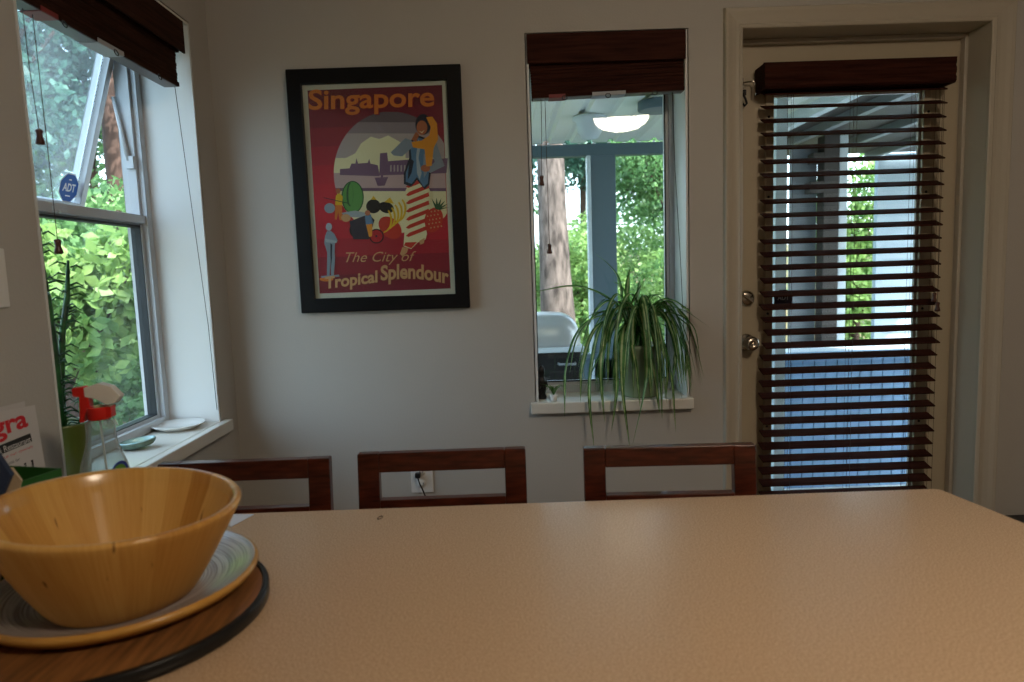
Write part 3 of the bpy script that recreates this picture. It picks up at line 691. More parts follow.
# ------------------------------------------------------------------ chairs
M['seatpad'] = mat('dark_seat_leather', (.02, .012, .01), rough=.4)
def make_chair():
    r = empty('dining_chair')
    tag(r, 'x', 'chair', 'dining chairs along the far side of the table')
    W = .41; ln = math.radians(5)
    # the chair faces -y; seat from y=-.40 to 0; back at y=0 leaning to +y
    def post(x):
        m = MB(); m.box((x-.026, -.022, 0), (x+.026, .014, .43))
        top = .823; dy = (top-.43)*math.tan(ln)
        m.add([(x-.026, -.022, .43), (x+.026, -.022, .43), (x+.026, .014, .43), (x-.026, .014, .43), (x-.026, -.018+dy, top), (x+.026, -.018+dy, top), (x+.026, .010+dy, top), (x-.026, .010+dy, top)],
              [(0, 3, 2, 1), (4, 5, 6, 7), (0, 1, 5, 4), (1, 2, 6, 5), (2, 3, 7, 6), (3, 0, 4, 7)])
        m.build('back_post', M['wood_chair'], r, bevel=.003)
    post(-W/2+.026); post(W/2-.026)
    def rail(za, zb, name):
        m = MB(); ya, yb = (za-.43)*math.tan(ln), (zb-.43)*math.tan(ln); x = W/2-.052
        m.add([(-x, -.018+ya, za), (x, -.018+ya, za), (x, .008+ya, za), (-x, .008+ya, za), (-x, -.018+yb, zb), (x, -.018+yb, zb), (x, .008+yb, zb), (-x, .008+yb, zb)],
              [(0, 3, 2, 1), (4, 5, 6, 7), (0, 1, 5, 4), (1, 2, 6, 5), (2, 3, 7, 6), (3, 0, 4, 7)])
        m.build(name, M['wood_chair'], r, bevel=.002)
    rail(.7765, .823, 'top_rail'); rail(.668, .709, 'back_rail'); rail(.56, .60, 'back_rail')
    for x in (-W/2+.022, W/2-.022):
        m = MB(); m.box((x-.02, -.42, 0), (x+.02, -.38, .43)); m.build('leg', M['wood_chair'], r, bevel=.003)
    m = MB(); m.box((-W/2, -.425, .43), (W/2, -.0225, .452)); m.build('seat', M['wood_chair'], r, bevel=.006)
    m = MB(); m.box((-W/2+.02, -.41, .4525), (W/2-.02, -.05, .475)); m.build('seat_pad', M['seatpad'], r, bevel=.01, seg=3)
    m = MB(); m.box((-W/2+.045, -.41, .37), (W/2-.045, -.39, .4298)); m.box((-W/2+.055, -.012, .37), (W/2-.055, .008, .4298)); m.box((-W/2+.008, -.378, .37), (-W/2+.028, -.024, .4298)); m.box((W/2-.028, -.378, .37), (W/2-.008, -.024, .4298))
    m.build('seat_frame', M['wood_chair'], r)
    return r
ch0 = make_chair()
chs = [(-.642, 1.562, .004, 0, 'dark wooden dining chair partly behind the big wooden bowl'), (-.171, 1.588, .0, 0, 'dark wooden dining chair in front of the wall outlet'), (.377, 1.560, -.040, 0, 'dark wooden dining chair in front of the spider plant and the door')]
for i, (x, y, a_, z_, lb) in enumerate(chs):
    c = ch0 if i == 0 else copy_tree(ch0)
    c.location = (x, y, 0); c.rotation_euler = (0, 0, a_); c['label'] = lb

# ------------------------------------------------------------------ lazy susan, tray, bowl
sx, sy = -.606, .985
m = MB(); R_ = .216
m.lathe([(0, .007), (R_-.012, .007), (R_-.012, .014), (R_-.008, .0195)], 96, mi=0)
su = empty('lazy_susan', (sx, sy, .75)); tag(su, 'round dark wood turntable with a black rim under the tray', 'turntable')
m = MB(); m.lathe([(0, .0195), (R_-.0105, .0195), (R_-.0105, .008), (0, .008), ], 96, smooth=False); m.build('wooden_disc', M['susan'], su)
m = MB(); m.lathe([(R_-.010, .006), (R_-.010, .0205), (R_-.0085, .0222), (R_-.006, .0205), (R_-.004, .0205), (R_-.002, .0222), (R_, .0200), (R_, .003), (R_-.004, .0005), (R_-.010, .0005), (R_-.010, .006)], 96, smooth=True); m.build('rim_band', mat('black_rim', (.01, .011, .012), rough=.3), su)
tx, ty = -.622, 1.042
m = MB()
prof = [(0, .0), (.105, .0), (.134, .0), (.158, .0080), (.180, .0190), (.1890, .0222), (.1912, .0226), (.1950, .0212), (.1968, .0172), (.1968, .0145), (.190, .0060), (.168, .0040), (.154, .0012), (.138, -.003), (0, -.003)]
prof = [(r_, z_+.0032) for r_, z_ in prof]
m.lathe(prof, 96, mi=[0]*6+[1]*8)
tr = m.build('serving_tray', [M['tray'], M['trayrim']], loc=(tx, ty, .7697)); tag(tr, 'shallow round coiled bamboo tray holding the wooden bowl', 'tray')
m = MB()
hb, rt, rb = .152, .1785, .1035; th = .0115
def wallr(t): return rb+(rt-rb)*(t**.86)
outer = [(0, .0015), (rb-.012, .0015), (rb-.006, 0), (rb-.001, .002)] + [(wallr(t), .004+t*(hb-.012)) for t in [i/12 for i in range(1, 13)]]
lip = [(rt+.0005, hb-.004), (rt-.002, hb-.0005), (rt-.006, hb), (rt-.010, hb-.001), (rt-.0125, hb-.004)]
inner = [(wallr(t)-th-.001, .012+t*(hb-.022)) for t in [1-i/12 for i in range(1, 12)]] + [(rb-.022, .014), (rb-.05, .011), (0, .0105)]
m.lathe(outer+lip+inner, 96, mi=[0]*(len(outer)-1)+[1]*(len(lip)+1)+[0]*(len(inner)-1))
m.v = [(x, y, z - .083*x*max(0, z/hb)**1.3) for x, y, z in m.v]
M['bowllip'] = staves('honey_wood_polished_lip', ((.45, .215, .045), (.58, .32, .08), (.69, .43, .14)), 24, rough=.28, coat=.4)
bw = m.build('salad_bowl', [M['bowl'], M['bowllip']], loc=(-.612, 1.014, .7732)); tag(bw, 'large honey coloured wooden bowl standing on the round tray', 'bowl')
M['bowl'].name = 'honey_wood_staves'

# small things on the table
m = OM((-.59, 1.41, .75)); 
m.add([(-.655, 1.44, .7505), (-.633, 1.395, .7505), (-.582, 1.344, .7505), (-.560, 1.414, .7505), (-.625, 1.424, .7505), (-.640, 1.424, .770), (-.600, 1.385, .760), (-.560, 1.4142, .7512), (-.582, 1.3442, .7520), (-.633, 1.3952, .7585), (-.655, 1.4402, .763)],
      [(0, 1, 2, 3, 4), (10, 9, 6, 5), (9, 8, 7, 6), (6, 7, 4, 5), (0, 1, 9, 10), (1, 2, 8, 9), (2, 3, 7, 8), (0, 10, 5, 4)])
tag(m.build('paper_napkin', M['bluepaper'], loc=(-.59, 1.41, .75)), 'folded pale blue-white paper lying on the table behind the bowl', 'paper')
m = MB(); m.tube([(.0045*math.cos(t)-.002*math.sin(t), .009*math.sin(t), .0008) for t in [2*PI*i/20 for i in range(21)]], .0007, 5)
o = m.build('hair_elastic', M['ink'], loc=(-.28, 1.368, .75)); o.rotation_euler = (0, 0, -.5); tag(o, 'tiny dark loop lying near the table edge by the middle chair', 'elastic')

# spray bottle
OSb = (-.828, 1.345, .75)
sb = empty('spray_bottle', OSb, 0); tag(sb, 'clear plastic spray bottle with a red and white trigger head', 'bottle')
m = MB()
bp = [(0, .003), (.036, .003), (.044, .0), (.050, .006), (.050, .085), (.049, .115), (.043, .145), (.034, .170), (.029, .19), (.0275, .205), (.0275, .228), (.0225, .2335), (.0190, .236)]
m.lathe(bp + [(r_-.0012, z_) for r_, z_ in bp[:0:-1]] + [(0, .005)], 32, ry=.72); m.build('bottle_body', M['clearplastic'], sb)
m = MB(); m.lathe([(.0195, .2365), (.0212, .2365), (.0212, .262), (.0195, .262), (.0, .262)], 24); m.box((-.0, -.012, .240), (.027, .012, .262)); m.build('screw_collar', M['red'], sb, bevel=.001)
m = MB(); m.prism([(-.020, .302), (.008, .310), (.030, .302), (.047, .281), (.036, .268), (.020, .266), (.000, .278), (-.020, .284)], -.0115, .0115, axis='y'); m.build('sprayer_shroud', M['white'], sb, bevel=.002)
m = MB(); m.prism([(-.042, .302), (-.020, .305), (-.014, .284), (-.012, .262), (-.022, .250), (-.026, .232), (-.034, .232), (-.032, .256), (-.030, .284), (-.042, .286)], -.0105, .0105, axis='y'); m.build('trigger', M['red'], sb, bevel=.002)
m = MB(); m.tube([(0, 0, .24), (.004, 0, .12), (.012, 0, .02)], .0022, 6); m.build('dip_tube', M['white'], sb)
m = MB(); n_ = 14
def lab(a0, a1, z0, z1, mi, k=.0):
    vs = []
    for i in range(n_+1):
        a_ = a0+(a1-a0)*i/n_
        for z_ in (z0, z1): vs.append(((.0506+k)*math.cos(a_), (.0506+k)*.72*math.sin(a_), z_))
    m.add(vs, [(2*i, 2*i+2, 2*i+3, 2*i+1) for i in range(n_)], mi, True)
def ovl(ac, zc, ra, rz, mi, k):
    vs = [((.0506+k)*math.cos(ac), (.0506+k)*.72*math.sin(ac), zc)]
    for i in range(24):
        t = 2*PI*i/24; a_ = ac+ra*math.cos(t); vs.append(((.0506+k)*math.cos(a_), (.0506+k)*.72*math.sin(a_), zc+rz*math.sin(t)))
    m.add(vs, [(0, i+1, (i+1) % 24+1) for i in range(24)], mi, True)
ovl(-.62, .128, .42, .024, 0, -.0022); ovl(-.66, .130, .30, .016, 1, -.0016)
lb_ = m.build('printed_label', [mat('label_blue', (.02, .04, .30), rough=.4), mat('label_green', (.12, .30, .04), rough=.4), mat('label_red', (.6, .02, .03), rough=.4)], sb, fix=False)
m = MB(); ovl(-2.20, .112, .18, .013, 0, .0004); m.build('red_label_letter', D.materials['label_red'], sb, fix=False)
sb.rotation_euler = (0, 0, .15)

# flyer leaning on the wall, green box, card
OF = (-1.0, 1.34, .752)
fl = empty('paper_flyer', OF); tag(fl, 'white paper flyer with red lettering leaning on the wall by the window', 'flyer')
def flP(u, v):   # u along the wall (0..), v up the sheet ; slightly leaning
    return (XL+.004+.030*(1-v/.25), 1.215+u, .7505+v)
m = OM(OF)
W_, H_ = .200, .256
vs = [flP(0, 0), flP(W_, .004), flP(W_+.022, H_-.004), flP(0, H_+.010)]
vs2 = [(p[0]+.0012, p[1], p[2]) for p in vs]
m.add(vs+vs2, [(0, 1, 2, 3), (4, 5, 6, 7), (0, 1, 5, 4), (1, 2, 6, 5), (2, 3, 7, 6), (3, 0, 4, 7)], 0)
def ftext(body, u, v, w, h, mi, off=.02, shear=0):
    a_, f_ = text_geo(body, 1, offset=off, shear=shear); a_ = fit(a_, w, h)
    m.add([(lambda p: (p[0]+.0016, p[1], p[2]))(flP(u+q[0], v+q[1]+.02*q[0])) for q in a_], f_, mi)
def fband(u0, u1, v0, v1, mi, k=.0014):
    vs = [flP(u0, v0+.02*0), flP(u1, v0+.006), flP(u1, v1+.006), flP(u0, v1)]
    m.add([(p[0]+k, p[1], p[2]) for p in vs], [(0, 1, 2, 3)], mi)
ftext('igra', .078, .199, .112, .048, 1, .03)
fband(.02, .190, .174, .192, 2)
ftext('& Restaurant', .093, .1785, .094, .012, 0, .01)
ftext('ask about our specials', .065, .164, .122, .007, 1, .0)
ftext('we will cook for', .075, .151, .070, .006, 2, .0)
ftext('YOU', .088, .112, .092, .030, 2, .03, .15); 
m2 = m
ftext('YOU', .0915, .115, .085, .024, 0, .004, .15)
m.v[-1:] = m.v[-1:]
m.build('sheet', [M['paper'], M['sidered'], M['ink']], fl, fix=False)
m = OM(OF); vs = [(XL+.0015, 1.20, .7505), (XL+.0015, 1.40, .7505), (XL+.0015, 1.412, 1.016), (XL+.0015, 1.20, 1.020)]
m.add(vs+[(p[0]+.001, p[1], p[2]) for p in vs], [(0, 1, 2, 3), (4, 5, 6, 7), (0, 1, 5, 4), (1, 2, 6, 5), (2, 3, 7, 6), (3, 0, 4, 7)]); m.build('back_sheet', M['paper'], fl, fix=True)
OG = (-.881, 1.157, .7505)
gb = empty('green_box', OG); tag(gb, 'open green cardboard box behind the wooden bowl', 'box')
m = MB()
t_ = .003; a_, b_, h_ = .060, .050, .1795
m.box((-a_, -b_, 0), (a_, b_, t_)); m.box((-a_, -b_, t_), (-a_+t_, b_, h_)); m.box((a_-t_, -b_, t_), (a_, b_, h_)); m.box((-a_+t_, -b_, t_), (a_-t_, -b_+t_, h_-.002)); m.box((-a_+t_, b_-t_, t_), (a_-t_, b_, h_))
m.build('box_body', M['greenbox'], gb); gb.rotation_euler = (0, 0, -.25)
m = MB(); m.box((.03, -b_-.0004, h_-.03), (.036, -b_, h_-.016), 0); m.box((.04, -b_-.0004, h_-.032), (.046, -b_, h_-.018), 1); m.build('printed_mark', [M['red'], M['tan']], gb)
m = OM((-.93, 1.16, .75)); vs = [(-.96, 1.055, .7505), (-.855, 1.068, .7505), (-.800, 1.080, .944), (-.812, 1.079, .965), (-.96, 1.060, .985)]
m.add(vs+[(p[0]+.002, p[1]-.006, p[2]) for p in vs], [(0, 1, 2, 3, 4), (9, 8, 7, 6, 5)]+[(i, (i+1) % 5, 5+(i+1) % 5, 5+i) for i in range(5)])
tag(m.build('tan_envelope', M['tan'], loc=(-.93, 1.16, .75)), 'tan paper envelope standing in front of the green box', 'envelope')
m = OM((-.95, 1.135, .75)); vs = [(-.96, 1.030, .7505), (-.90, 1.038, .7505), (-.797, 1.060, .960), (-.812, 1.056, .996), (-.88, 1.042, 1.06)]
m.add(vs+[(p[0]+.003, p[1]-.012, p[2]) for p in vs], [(0, 1, 2, 3, 4), (9, 8, 7, 6, 5)]+[(i, (i+1) % 5, 5+(i+1) % 5, 5+i) for i in range(5)])
tag(m.build('navy_folder', M['navy'], loc=(-.95, 1.135, .75)), 'dark navy card leaning over the tan envelope', 'folder')

# ------------------------------------------------------------------ sill of the open window: pot plant, shell dish, saucer
OG2 = (-1.118, 1.665, .7577)
sp = empty('potted_succulent', OG2); tag(sp, 'tall spiny stemmed plant in an olive green pot on the window sill', 'potted plant')
m = MB(); m.lathe([(0, .002), (.044, .002), (.047, .0), (.050, .004), (.060, .150), (.062, .157), (.059, .157), (.055, .140), (0, .138)], 28); m.build('pot', M['greenpot'], sp)
m = MB(); m.lathe([(0, .142), (.030, .144), (.055, .1405)], 20); m.build('soil', M['soil'], sp)
M['spiny'] = leafmat('dark_spiny_green', '#123a20', '#2c6a30', 20, .15)
rr = random.Random(5)
m = MB()
def stem(pts, r):
    m.tube(pts, r, 7)
    for i in range(len(pts)-1):
        a_, b_ = Vector(pts[i]), Vector(pts[i+1]); k = int((b_-a_).length/.0085)
        for j in range(k):
            p = a_.lerp(b_, j/k); t = rr.uniform(0, 2*PI); L_ = rr.uniform(.030, .050)
            d = Vector((math.cos(t), math.sin(t), 0)); q1 = p+d*L_*.55+Vector((0, 0, .006)); q2 = p+d*L_+Vector((0, 0, -.006))
            m.tube([p+d*r[0]*.6, q1, q2], [.0026, .0024, .0008], 4)
stem([(-.004, .005, .14), (-.006, .020, .26), (.002, .028, .37), (.004, .062, .47), (.005, .078, .560)], [.009, .0085, .008, .007, .003])
stem([(.01, -.020, .14), (.012, -.018, .30), (.008, -.016, .44), (.004, -.020, .55), (.006, -.018, .640)], [.009, .0085, .0075, .006, .003])
stem([(.022, .020, .14), (.034, .055, .20), (.036, .085, .205)], [.003, .003, .001])
m.build('stems', M['spiny'], sp)
m = MB(); m.lathe([(0, .003), (.050, .003), (.054, 0), (.060, .002), (.082, .014), (.084, .017), (.081, .0175), (.058, .0085), (0, .0075)], 40)
tag(m.build('white_saucer', M['saucer'], loc=(-1.128, 2.262, .7577)), 'empty white round saucer on the sill of the open window', 'saucer')
# abalone shell
m = MB(); nn = 30; rings_ = [(1.0, .020), (.97, .012), (.85, .004), (.55, .0), (0, .0)]
def shellp(k, t, z):
    r = .043*(1+.12*math.cos(t)+.04*math.sin(3*t)); return (k*r*1.15*math.cos(t), k*r*.85*math.sin(t), z+.004*math.cos(t)*k)
vs = [shellp(k, 2*PI*i/nn, z) for k, z in rings_ for i in range(nn)] + [shellp(k*.95, 2*PI*i/nn, z+.003) for k, z in rings_[::-1] for i in range(nn)]
R2 = 2*len(rings_)
fs = [(j*nn+i, j*nn+(i+1) % nn, ((j+1) % R2)*nn+(i+1) % nn, ((j+1) % R2)*nn+i) for j in range(R2) for i in range(nn)]
m.add(vs, fs, 0, True); m.m[-nn*5:] = [1]*(nn*5)
o = m.build('abalone_shell', [mat('shell_outer', (.12, .18, .14), rough=.6, bump=.8, bscale=60, var=.4, scale=20), mat('mother_of_pearl', '#7ea9b8', rough=.15, spec=.6, coat=.5, col2='#b9d6c8', scale=25)], loc=(-1.128, 1.995, .7622)); o.rotation_euler = (0, 0, .6)
tag(o, 'blue-green abalone shell dish on the sill between pot and saucer', 'shell dish')

# ------------------------------------------------------------------ spider plant on the back window sill
OPl = (.505, 2.562, .7577)
pl = empty('spider_plant', OPl); tag(pl, 'spider plant with striped arching leaves in a sage green pot by the door', 'potted plant')
m = MB(); m.lathe([(0, .002), (.060, .002), (.062, .0), (.066, .004), (.083, .178), (.088, .182), (.090, .200), (.086, .201), (.080, .180), (0, .176)], 36); m.build('pot', M['pot'], pl)
m = MB(); m.lathe([(0, .185), (.04, .187), (.0795, .181)], 24); m.build('soil', M['soil'], pl)
M['lgreen'] = leafmat('striped_leaf_green', '#2a5c24', '#548a44', 30, .25)
M['lcream'] = leafmat('striped_leaf_cream', '#86a068', '#b4c490', 30, .25)
lm = MB()
def leaf(ctrl, w, roll=0):
    """ctrl: list of 3D points (local to the pot); smooth ribbon with a pale middle stripe"""
    P_ = [Vector(p) for p in ctrl]; pts = []
    Q = [P_[0]*2-P_[1]] + P_ + [P_[-1]*2-P_[-2]]
    for i in range(1, len(Q)-2):
        for k in range(6):
            t = k/6; a_, b_, c_, d_ = Q[i-1], Q[i], Q[i+1], Q[i+2]
            pts.append(.5*((2*b_)+(-a_+c_)*t+(2*a_-5*b_+4*c_-d_)*t*t+(-a_+3*b_-3*c_+d_)*t**3))
    pts.append(P_[-1]); n = len(pts)
    out = []
    for p in pts:
        wy = p.y+OPl[1]; wz = p.z+OPl[2]; wx = p.x+OPl[0]
        if wz < .775 and wy > YB-.035:
            if wy > YB-.010: break
            p = Vector((p.x, YB-.036-OPl[1], p.z))
        if wx > W2[1]-.015 and wy > YB-.012: p = Vector((p.x, YB-.014-OPl[1], p.z))
        if wx < W2[0]+.012 and wy > YB-.012: p = Vector((W2[0]+.012-OPl[0], p.y, p.z))
        if wy > YB+.165: p = Vector((p.x, YB+.165-OPl[1], p.z))
        out.append(p)
    pts = out; n = len(pts)
    if n < 4: return
    vs = []
    for i, p in enumerate(pts):
        t = (pts[min(i+1, n-1)]-pts[max(i-1, 0)]).normalized(); s = t.cross(Vector((0, 0, 1)))
        if s.length < .15: s = t.cross(Vector((0, -1, .2)))
        s.normalize(); s = (Matrix.Rotation(roll, 3, t) @ s); nn_ = s.cross(t).normalized()
        f = i/(n-1); ww = w*(.55+.45*math.sin(min(f*3, PI/2)))*(1-f**3.0)+.0003
        for k, q in ((-1, 1), (-.34, .3), (.34, .3), (1, 1)): vs.append(p + s*ww*k + nn_*ww*.45*q)
    b = len(lm.v)
    lm.v += [tuple(v) for v in vs]
    for i in range(n-1):
        for k in range(3):
            lm.f.append((b+i*4+k, b+i*4+k+1, b+(i+1)*4+k+1, b+(i+1)*4+k)); lm.m.append(1 if k == 1 else 0); lm.sm.append(True)
def Z(zx, zy, dy):    # elevation drawing units -> local point on a plane dy in front of the pot axis
    k = 1-(-dy)*0.39*0 ; return ((zx-403)*.00119, dy, .372-(zy-217)*.00122)
drawn = [[(350, 250, 0), (335, 160, -.02), (300, 110, -.05), (250, 70, -.07)], [(340, 250, 0), (290, 205, -.01), (190, 172, -.045), (62, 184, -.085)], [(362, 240, 0), (364, 170, -.02), (372, 118, -.03)],
 [(375, 240, 0), (395, 195, -.03), (420, 150, -.05)], [(395, 280, 0), (440, 240, -.03), (520, 252, -.08), (603, 308, -.11)], [(400, 285, 0), (480, 262, -.05), (550, 300, -.09), (572, 400, -.10)],
 [(390, 285, 0), (470, 275, -.04), (520, 350, -.05), (536, 520, -.05)], [(385, 285, 0), (440, 300, -.08), (475, 430, -.12), (490, 620, -.125)], [(375, 290, 0), (420, 300, -.07), (445, 420, -.11), (450, 578, -.115)],
 [(395, 230, -.01), (400, 320, -.10), (398, 470, -.13), (352, 660, -.135)], [(365, 285, 0), (335, 330, -.08), (325, 470, -.12), (346, 668, -.13)], [(345, 270, 0), (290, 310, -.05), (262, 430, -.11), (270, 582, -.12)],
 [(335, 262, 0), (250, 310, -.05), (205, 420, -.10), (198, 520, -.105)], [(330, 255, 0), (230, 270, -.05), (160, 400, -.10), (146, 562, -.12)], [(325, 265, 0), (265, 310, -.06), (225, 480, -.12), (235, 662, -.125)],
 [(340, 260, 0), (240, 280, -.03), (180, 350, -.05), (150, 480, -.06)], [(355, 300, 0), (315, 350, -.08), (308, 480, -.12), (290, 610, -.125)], [(420, 265, 0), (490, 270, -.06), (530, 380, -.08), (530, 470, -.085)],
 [(350, 250, 0), (270, 260, -.02), (200, 330, -.04), (170, 440, -.05)], [(425, 300, 0), (455, 350, -.07), (470, 420, -.10), (465, 520, -.10)], [(345, 245, 0), (300, 215, -.03), (255, 190, -.05)],
 [(385, 300, 0), (412, 360, -.08), (430, 470, -.12), (440, 560, -.125)], [(400, 260, 0), (430, 215, .01), (490, 215, .02), (540, 262, .02)], [(420, 270, 0), (470, 225, -.02), (520, 235, -.03), (560, 275, -.04)],
 [(380, 250, 0), (350, 185, .02), (320, 160, .03)], [(390, 250, 0), (405, 200, .02), (410, 160, .03)], [(360, 260, 0), (310, 290, -.06), (290, 380, -.09), (285, 470, -.10)], [(370, 290, 0), (362, 350, -.09), (372, 440, -.12), (380, 540, -.125)],
 [(395, 290, 0), (402, 330, -.09), (410, 430, -.12), (415, 520, -.125)], [(345, 285, 0), (300, 330, -.04), (250, 420, -.06), (210, 500, -.06)], [(430, 290, 0), (480, 310, -.05), (500, 400, -.07), (490, 480, -.08)]]
for L_ in drawn:
    leaf([Z(*p) for p in L_], random.uniform(.0085, .0118), random.uniform(-.5, .5))
for i in range(46):
    t = random.uniform(PI*.98, PI*2.02); Ln = random.uniform(.15, .26); e = random.uniform(.03, .10); dr = random.uniform(.12, .30)
    d = Vector((math.cos(t), math.sin(t)*.75, 0)); s0 = Vector((random.uniform(-.03, .03), random.uniform(-.03, .03), .20))
    leaf([s0, s0+d*Ln*.35+Vector((0, 0, .09+e)), s0+d*Ln*.7+Vector((0, 0, .06+e-dr*.25)), s0+d*Ln*.92+Vector((0, 0, .05-dr*.9))], random.uniform(.0075, .0105), random.uniform(-.6, .6))
for i in range(16):
    t = random.uniform(0, 2*PI); d = Vector((math.cos(t), math.sin(t)*.5, 0)); Ln = random.uniform(.03, .09); hh = random.uniform(.10, .20)
    leaf([(random.uniform(-.02, .02), random.uniform(-.05, 0), .19), tuple(d*Ln*.3+Vector((0, -.02, .19+hh*.5))), tuple(d*Ln*.8+Vector((0, -.02, .19+hh*.9))), tuple(d*Ln*1.5+Vector((0, -.03, .19+hh*.95)))], random.uniform(.007, .010), random.uniform(-.5, .5))
lm.build('foliage', [M['lgreen'], M['lcream']], pl, fix=False)
# plantlet in a tiny glass and black ornament
OQ = (.165, 2.497, .7577)
ql = empty('spider_plantlet', OQ); tag(ql, 'small spider plantlet in a tiny clear pot at the edge of the sill', 'potted plant')
m = MB(); m.lathe([(0, .001), (.010, .001), (.012, .003), (.015, .028), (.0135, .028), (.011, .004), (0, .003)], 20); m.build('tiny_pot', M['white'], ql)
lm = MB(); OPl_ = OPl; OPl = OQ
for i in range(15):
    t = random.uniform(0, 2*PI); d = Vector((math.cos(t), math.sin(t)*.6, 0)); L_ = random.uniform(.03, .07)
    leaf([(0, 0, .022), tuple(d*L_*.4+Vector((0, 0, .055))), tuple(d*L_+Vector((0, 0, random.uniform(.02, .07))))], .0028, 0)
lm.build('foliage', [M['lgreen'], M['lcream']], ql, fix=False); OPl = OPl_
m = MB(); m.lathe([(0, 0), (.017, 0), (.018, .008), (.013, .018), (.016, .04), (.018, .062), (.013, .080), (.008, .088), (.012, .098), (.013, .112), (.009, .124), (.003, .130), (0, .131)], 24, ry=.8)
m.tube([(-.016, 0, .07), (-.019, -.008, .05), (-.006, -.014, .045)], .005, 8); m.tube([(.016, 0, .07), (.019, -.008, .05), (.006, -.014, .045)], .005, 8)
tag(m.build('black_figurine', M['black'], loc=(.125, 2.56, .7577)), 'small black figurine at the end of the sill beside the plantlet', 'figurine')

# plain dark low box added for an unidentified dark shape beyond the table
OX = (1.99, 2.36, 0)
bx_ = empty('dark_low_box', OX); tag(bx_, 'dark low box on the floor by the wall past the door', 'box')
m = OM(OX); m.box((1.865, 2.24, 0), (2.20, 2.48, .235)); m.build('body', M['black'], bx_, bevel=.006)
m = OM(OX); m.box((1.858, 2.233, .2352), (2.207, 2.484, .258)); m.build('lid', M['black'], bx_, bevel=.006)

# ------------------------------------------------------------------ ceiling lamp
LX, LY = .945, -.03
cl = empty('ceiling_light', (LX, LY, H)); tag(cl, 'round white glowing ceiling light, reflected in the window', 'ceiling light')
m = MB(); m.lathe([(0, 0), (.17, 0), (.17, -.025), (0, -.025)], 40, smooth=False); m.build('base', M['white'], cl)
em = D.materials.new('lit_opal_glass'); em.use_nodes = True; N = em.node_tree.nodes; N.remove(N['Principled BSDF'])
e = N.new('ShaderNodeEmission'); e.inputs[0].default_value = (1, .82, .62, 1); e.inputs[1].default_value = LAMP = 24.0
em.node_tree.links.new(e.outputs[0], N['Material Output'].inputs[0])
m = MB(); m.lathe([(.10, -.022), (.17, -.030), (.205, -.050), (.218, -.080), (.212, -.115), (.19, -.145), (.15, -.172), (.08, -.192), (0, -.198)], 48); m.build('shade', em, cl)

# ------------------------------------------------------------------ outside: porch
def wood(name, c): return mat(name, c, rough=.6, var=.2, scale=5, stretch=(1, 1, .1))
M['corr'] = mat('white_corrugated_metal', (.84, .88, .85), rough=.35, spec=.5)
M['bluegrey'] = mat('blue_grey_paint', (.105, .155, .185), rough=.5)
M['brownpost'] = mat('brown_post_paint', (.055, .048, .045), rough=.6)
M['siding'] = mat('pale_siding', (.42, .52, .60), rough=.6)
M['greypanel'] = mat('grey_panel', (.20, .22, .24), rough=.5)
M['deckblue'] = mat('blue_grey_deck_stain', (.17, .30, .48), rough=.5, var=.1, scale=10)
M['whitepaint'] = mat('white_exterior_paint', (.62, .70, .76), rough=.5)
# roof: ribbed sheet
m = MB(); X0, X1, Ya, Yb, Za, Zb = -1.4, 1.80, YB+WT+.001, 5.12, 2.145, 2.165
x = X0; prof = []
while x < X1:
    prof += [(x, 0), (x+.10, 0), (x+.115, .022), (x+.145, .022), (x+.16, 0)]; x += .16
n = len(prof); vs = [(a_, Ya, Za+b_) for a_, b_ in prof]+[(a_, Yb, Zb+b_) for a_, b_ in prof]+[(a_, Ya, Za+.06) for a_, b_ in prof]+[(a_, Yb, Zb+.06) for a_, b_ in prof]
fs = [(i, i+1, n+i+1, n+i) for i in range(n-1)]+[(2*n+i, 2*n+i+1, 3*n+i+1, 3*n+i) for i in range(n-1)]+[(i, i+1, 2*n+i+1, 2*n+i) for i in range(n-1)]+[(n+i, n+i+1, 3*n+i+1, 3*n+i) for i in range(n-1)]
m.add(vs, fs); struct(m.build('porch_roof', M['corr'], fix=False))
m = MB(); m.box((-1.4, 5.06, 2.062), (1.9, 5.14, 2.146)); struct(m.build('porch_beam', M['bluegrey'], bevel=.004))
m = MB()
for k in range(20): m.lathe([(0, 2.146), (.010, 2.147), (.010, 2.160), (0, 2.162)], 8, (-.2+k*.11, 5.07, 0))
m.build('beam_bolts', M['chrome'])['kind'] = 'structure'
m = MB(); m.box((.650, 5.06, -.12), (.835, 5.14, 2.0618)); m.box((.622, 5.045, -.12), (.650, 5.12, 2.0618), 1); struct(m.build('porch_post', [M['bluegrey'], M['whitepaint']], bevel=.004))
m = MB(); m.box((1.80, Ya, 2.08), (1.86, 5.14, 2.24)); struct(m.build('porch_fascia', M['whitepaint'], bevel=.004))
# low boarded wall round the porch
M_ = MB()
def boards(m, x0, x1, y, z0, z1, w=.085):
    x = x0
    while x < x1: m.box((x, y, z0), (min(x+w-.006, x1), y+.02, z1)); x += w
m = MB(); boards(m, -1.3, 1.65, 5.06, -.12, .56); m.box((-1.32, 5.03, .56), (1.66, 5.12, .60)); struct(m.build('porch_parapet', M['bluegrey']))
m = MB(); boards(m, 1.0, 3.0, 3.95, -.12, .66, .068); m.box((.98, 3.92, .66), (3.02, 4.02, .70)); tag(m.build('low_screen', [M['deckblue']]), 'low blue vertical board screen outside the glazed door', 'screen')
struct(MB().box((-3, YB+WT+.001, -.20), (6, 5.2, -.12)).build('porch_floor', mat('grey_deck', (.38, .42, .44), rough=.5, var=.15, scale=4)))
m = MB(); m.box((1.55, 4.20, .60), (3.1, 5.0, .64)); 
for xx in (1.60, 3.0):
    for yy in (4.24, 4.92): m.box((xx, yy, -.12), (xx+.05, yy+.05, .60))
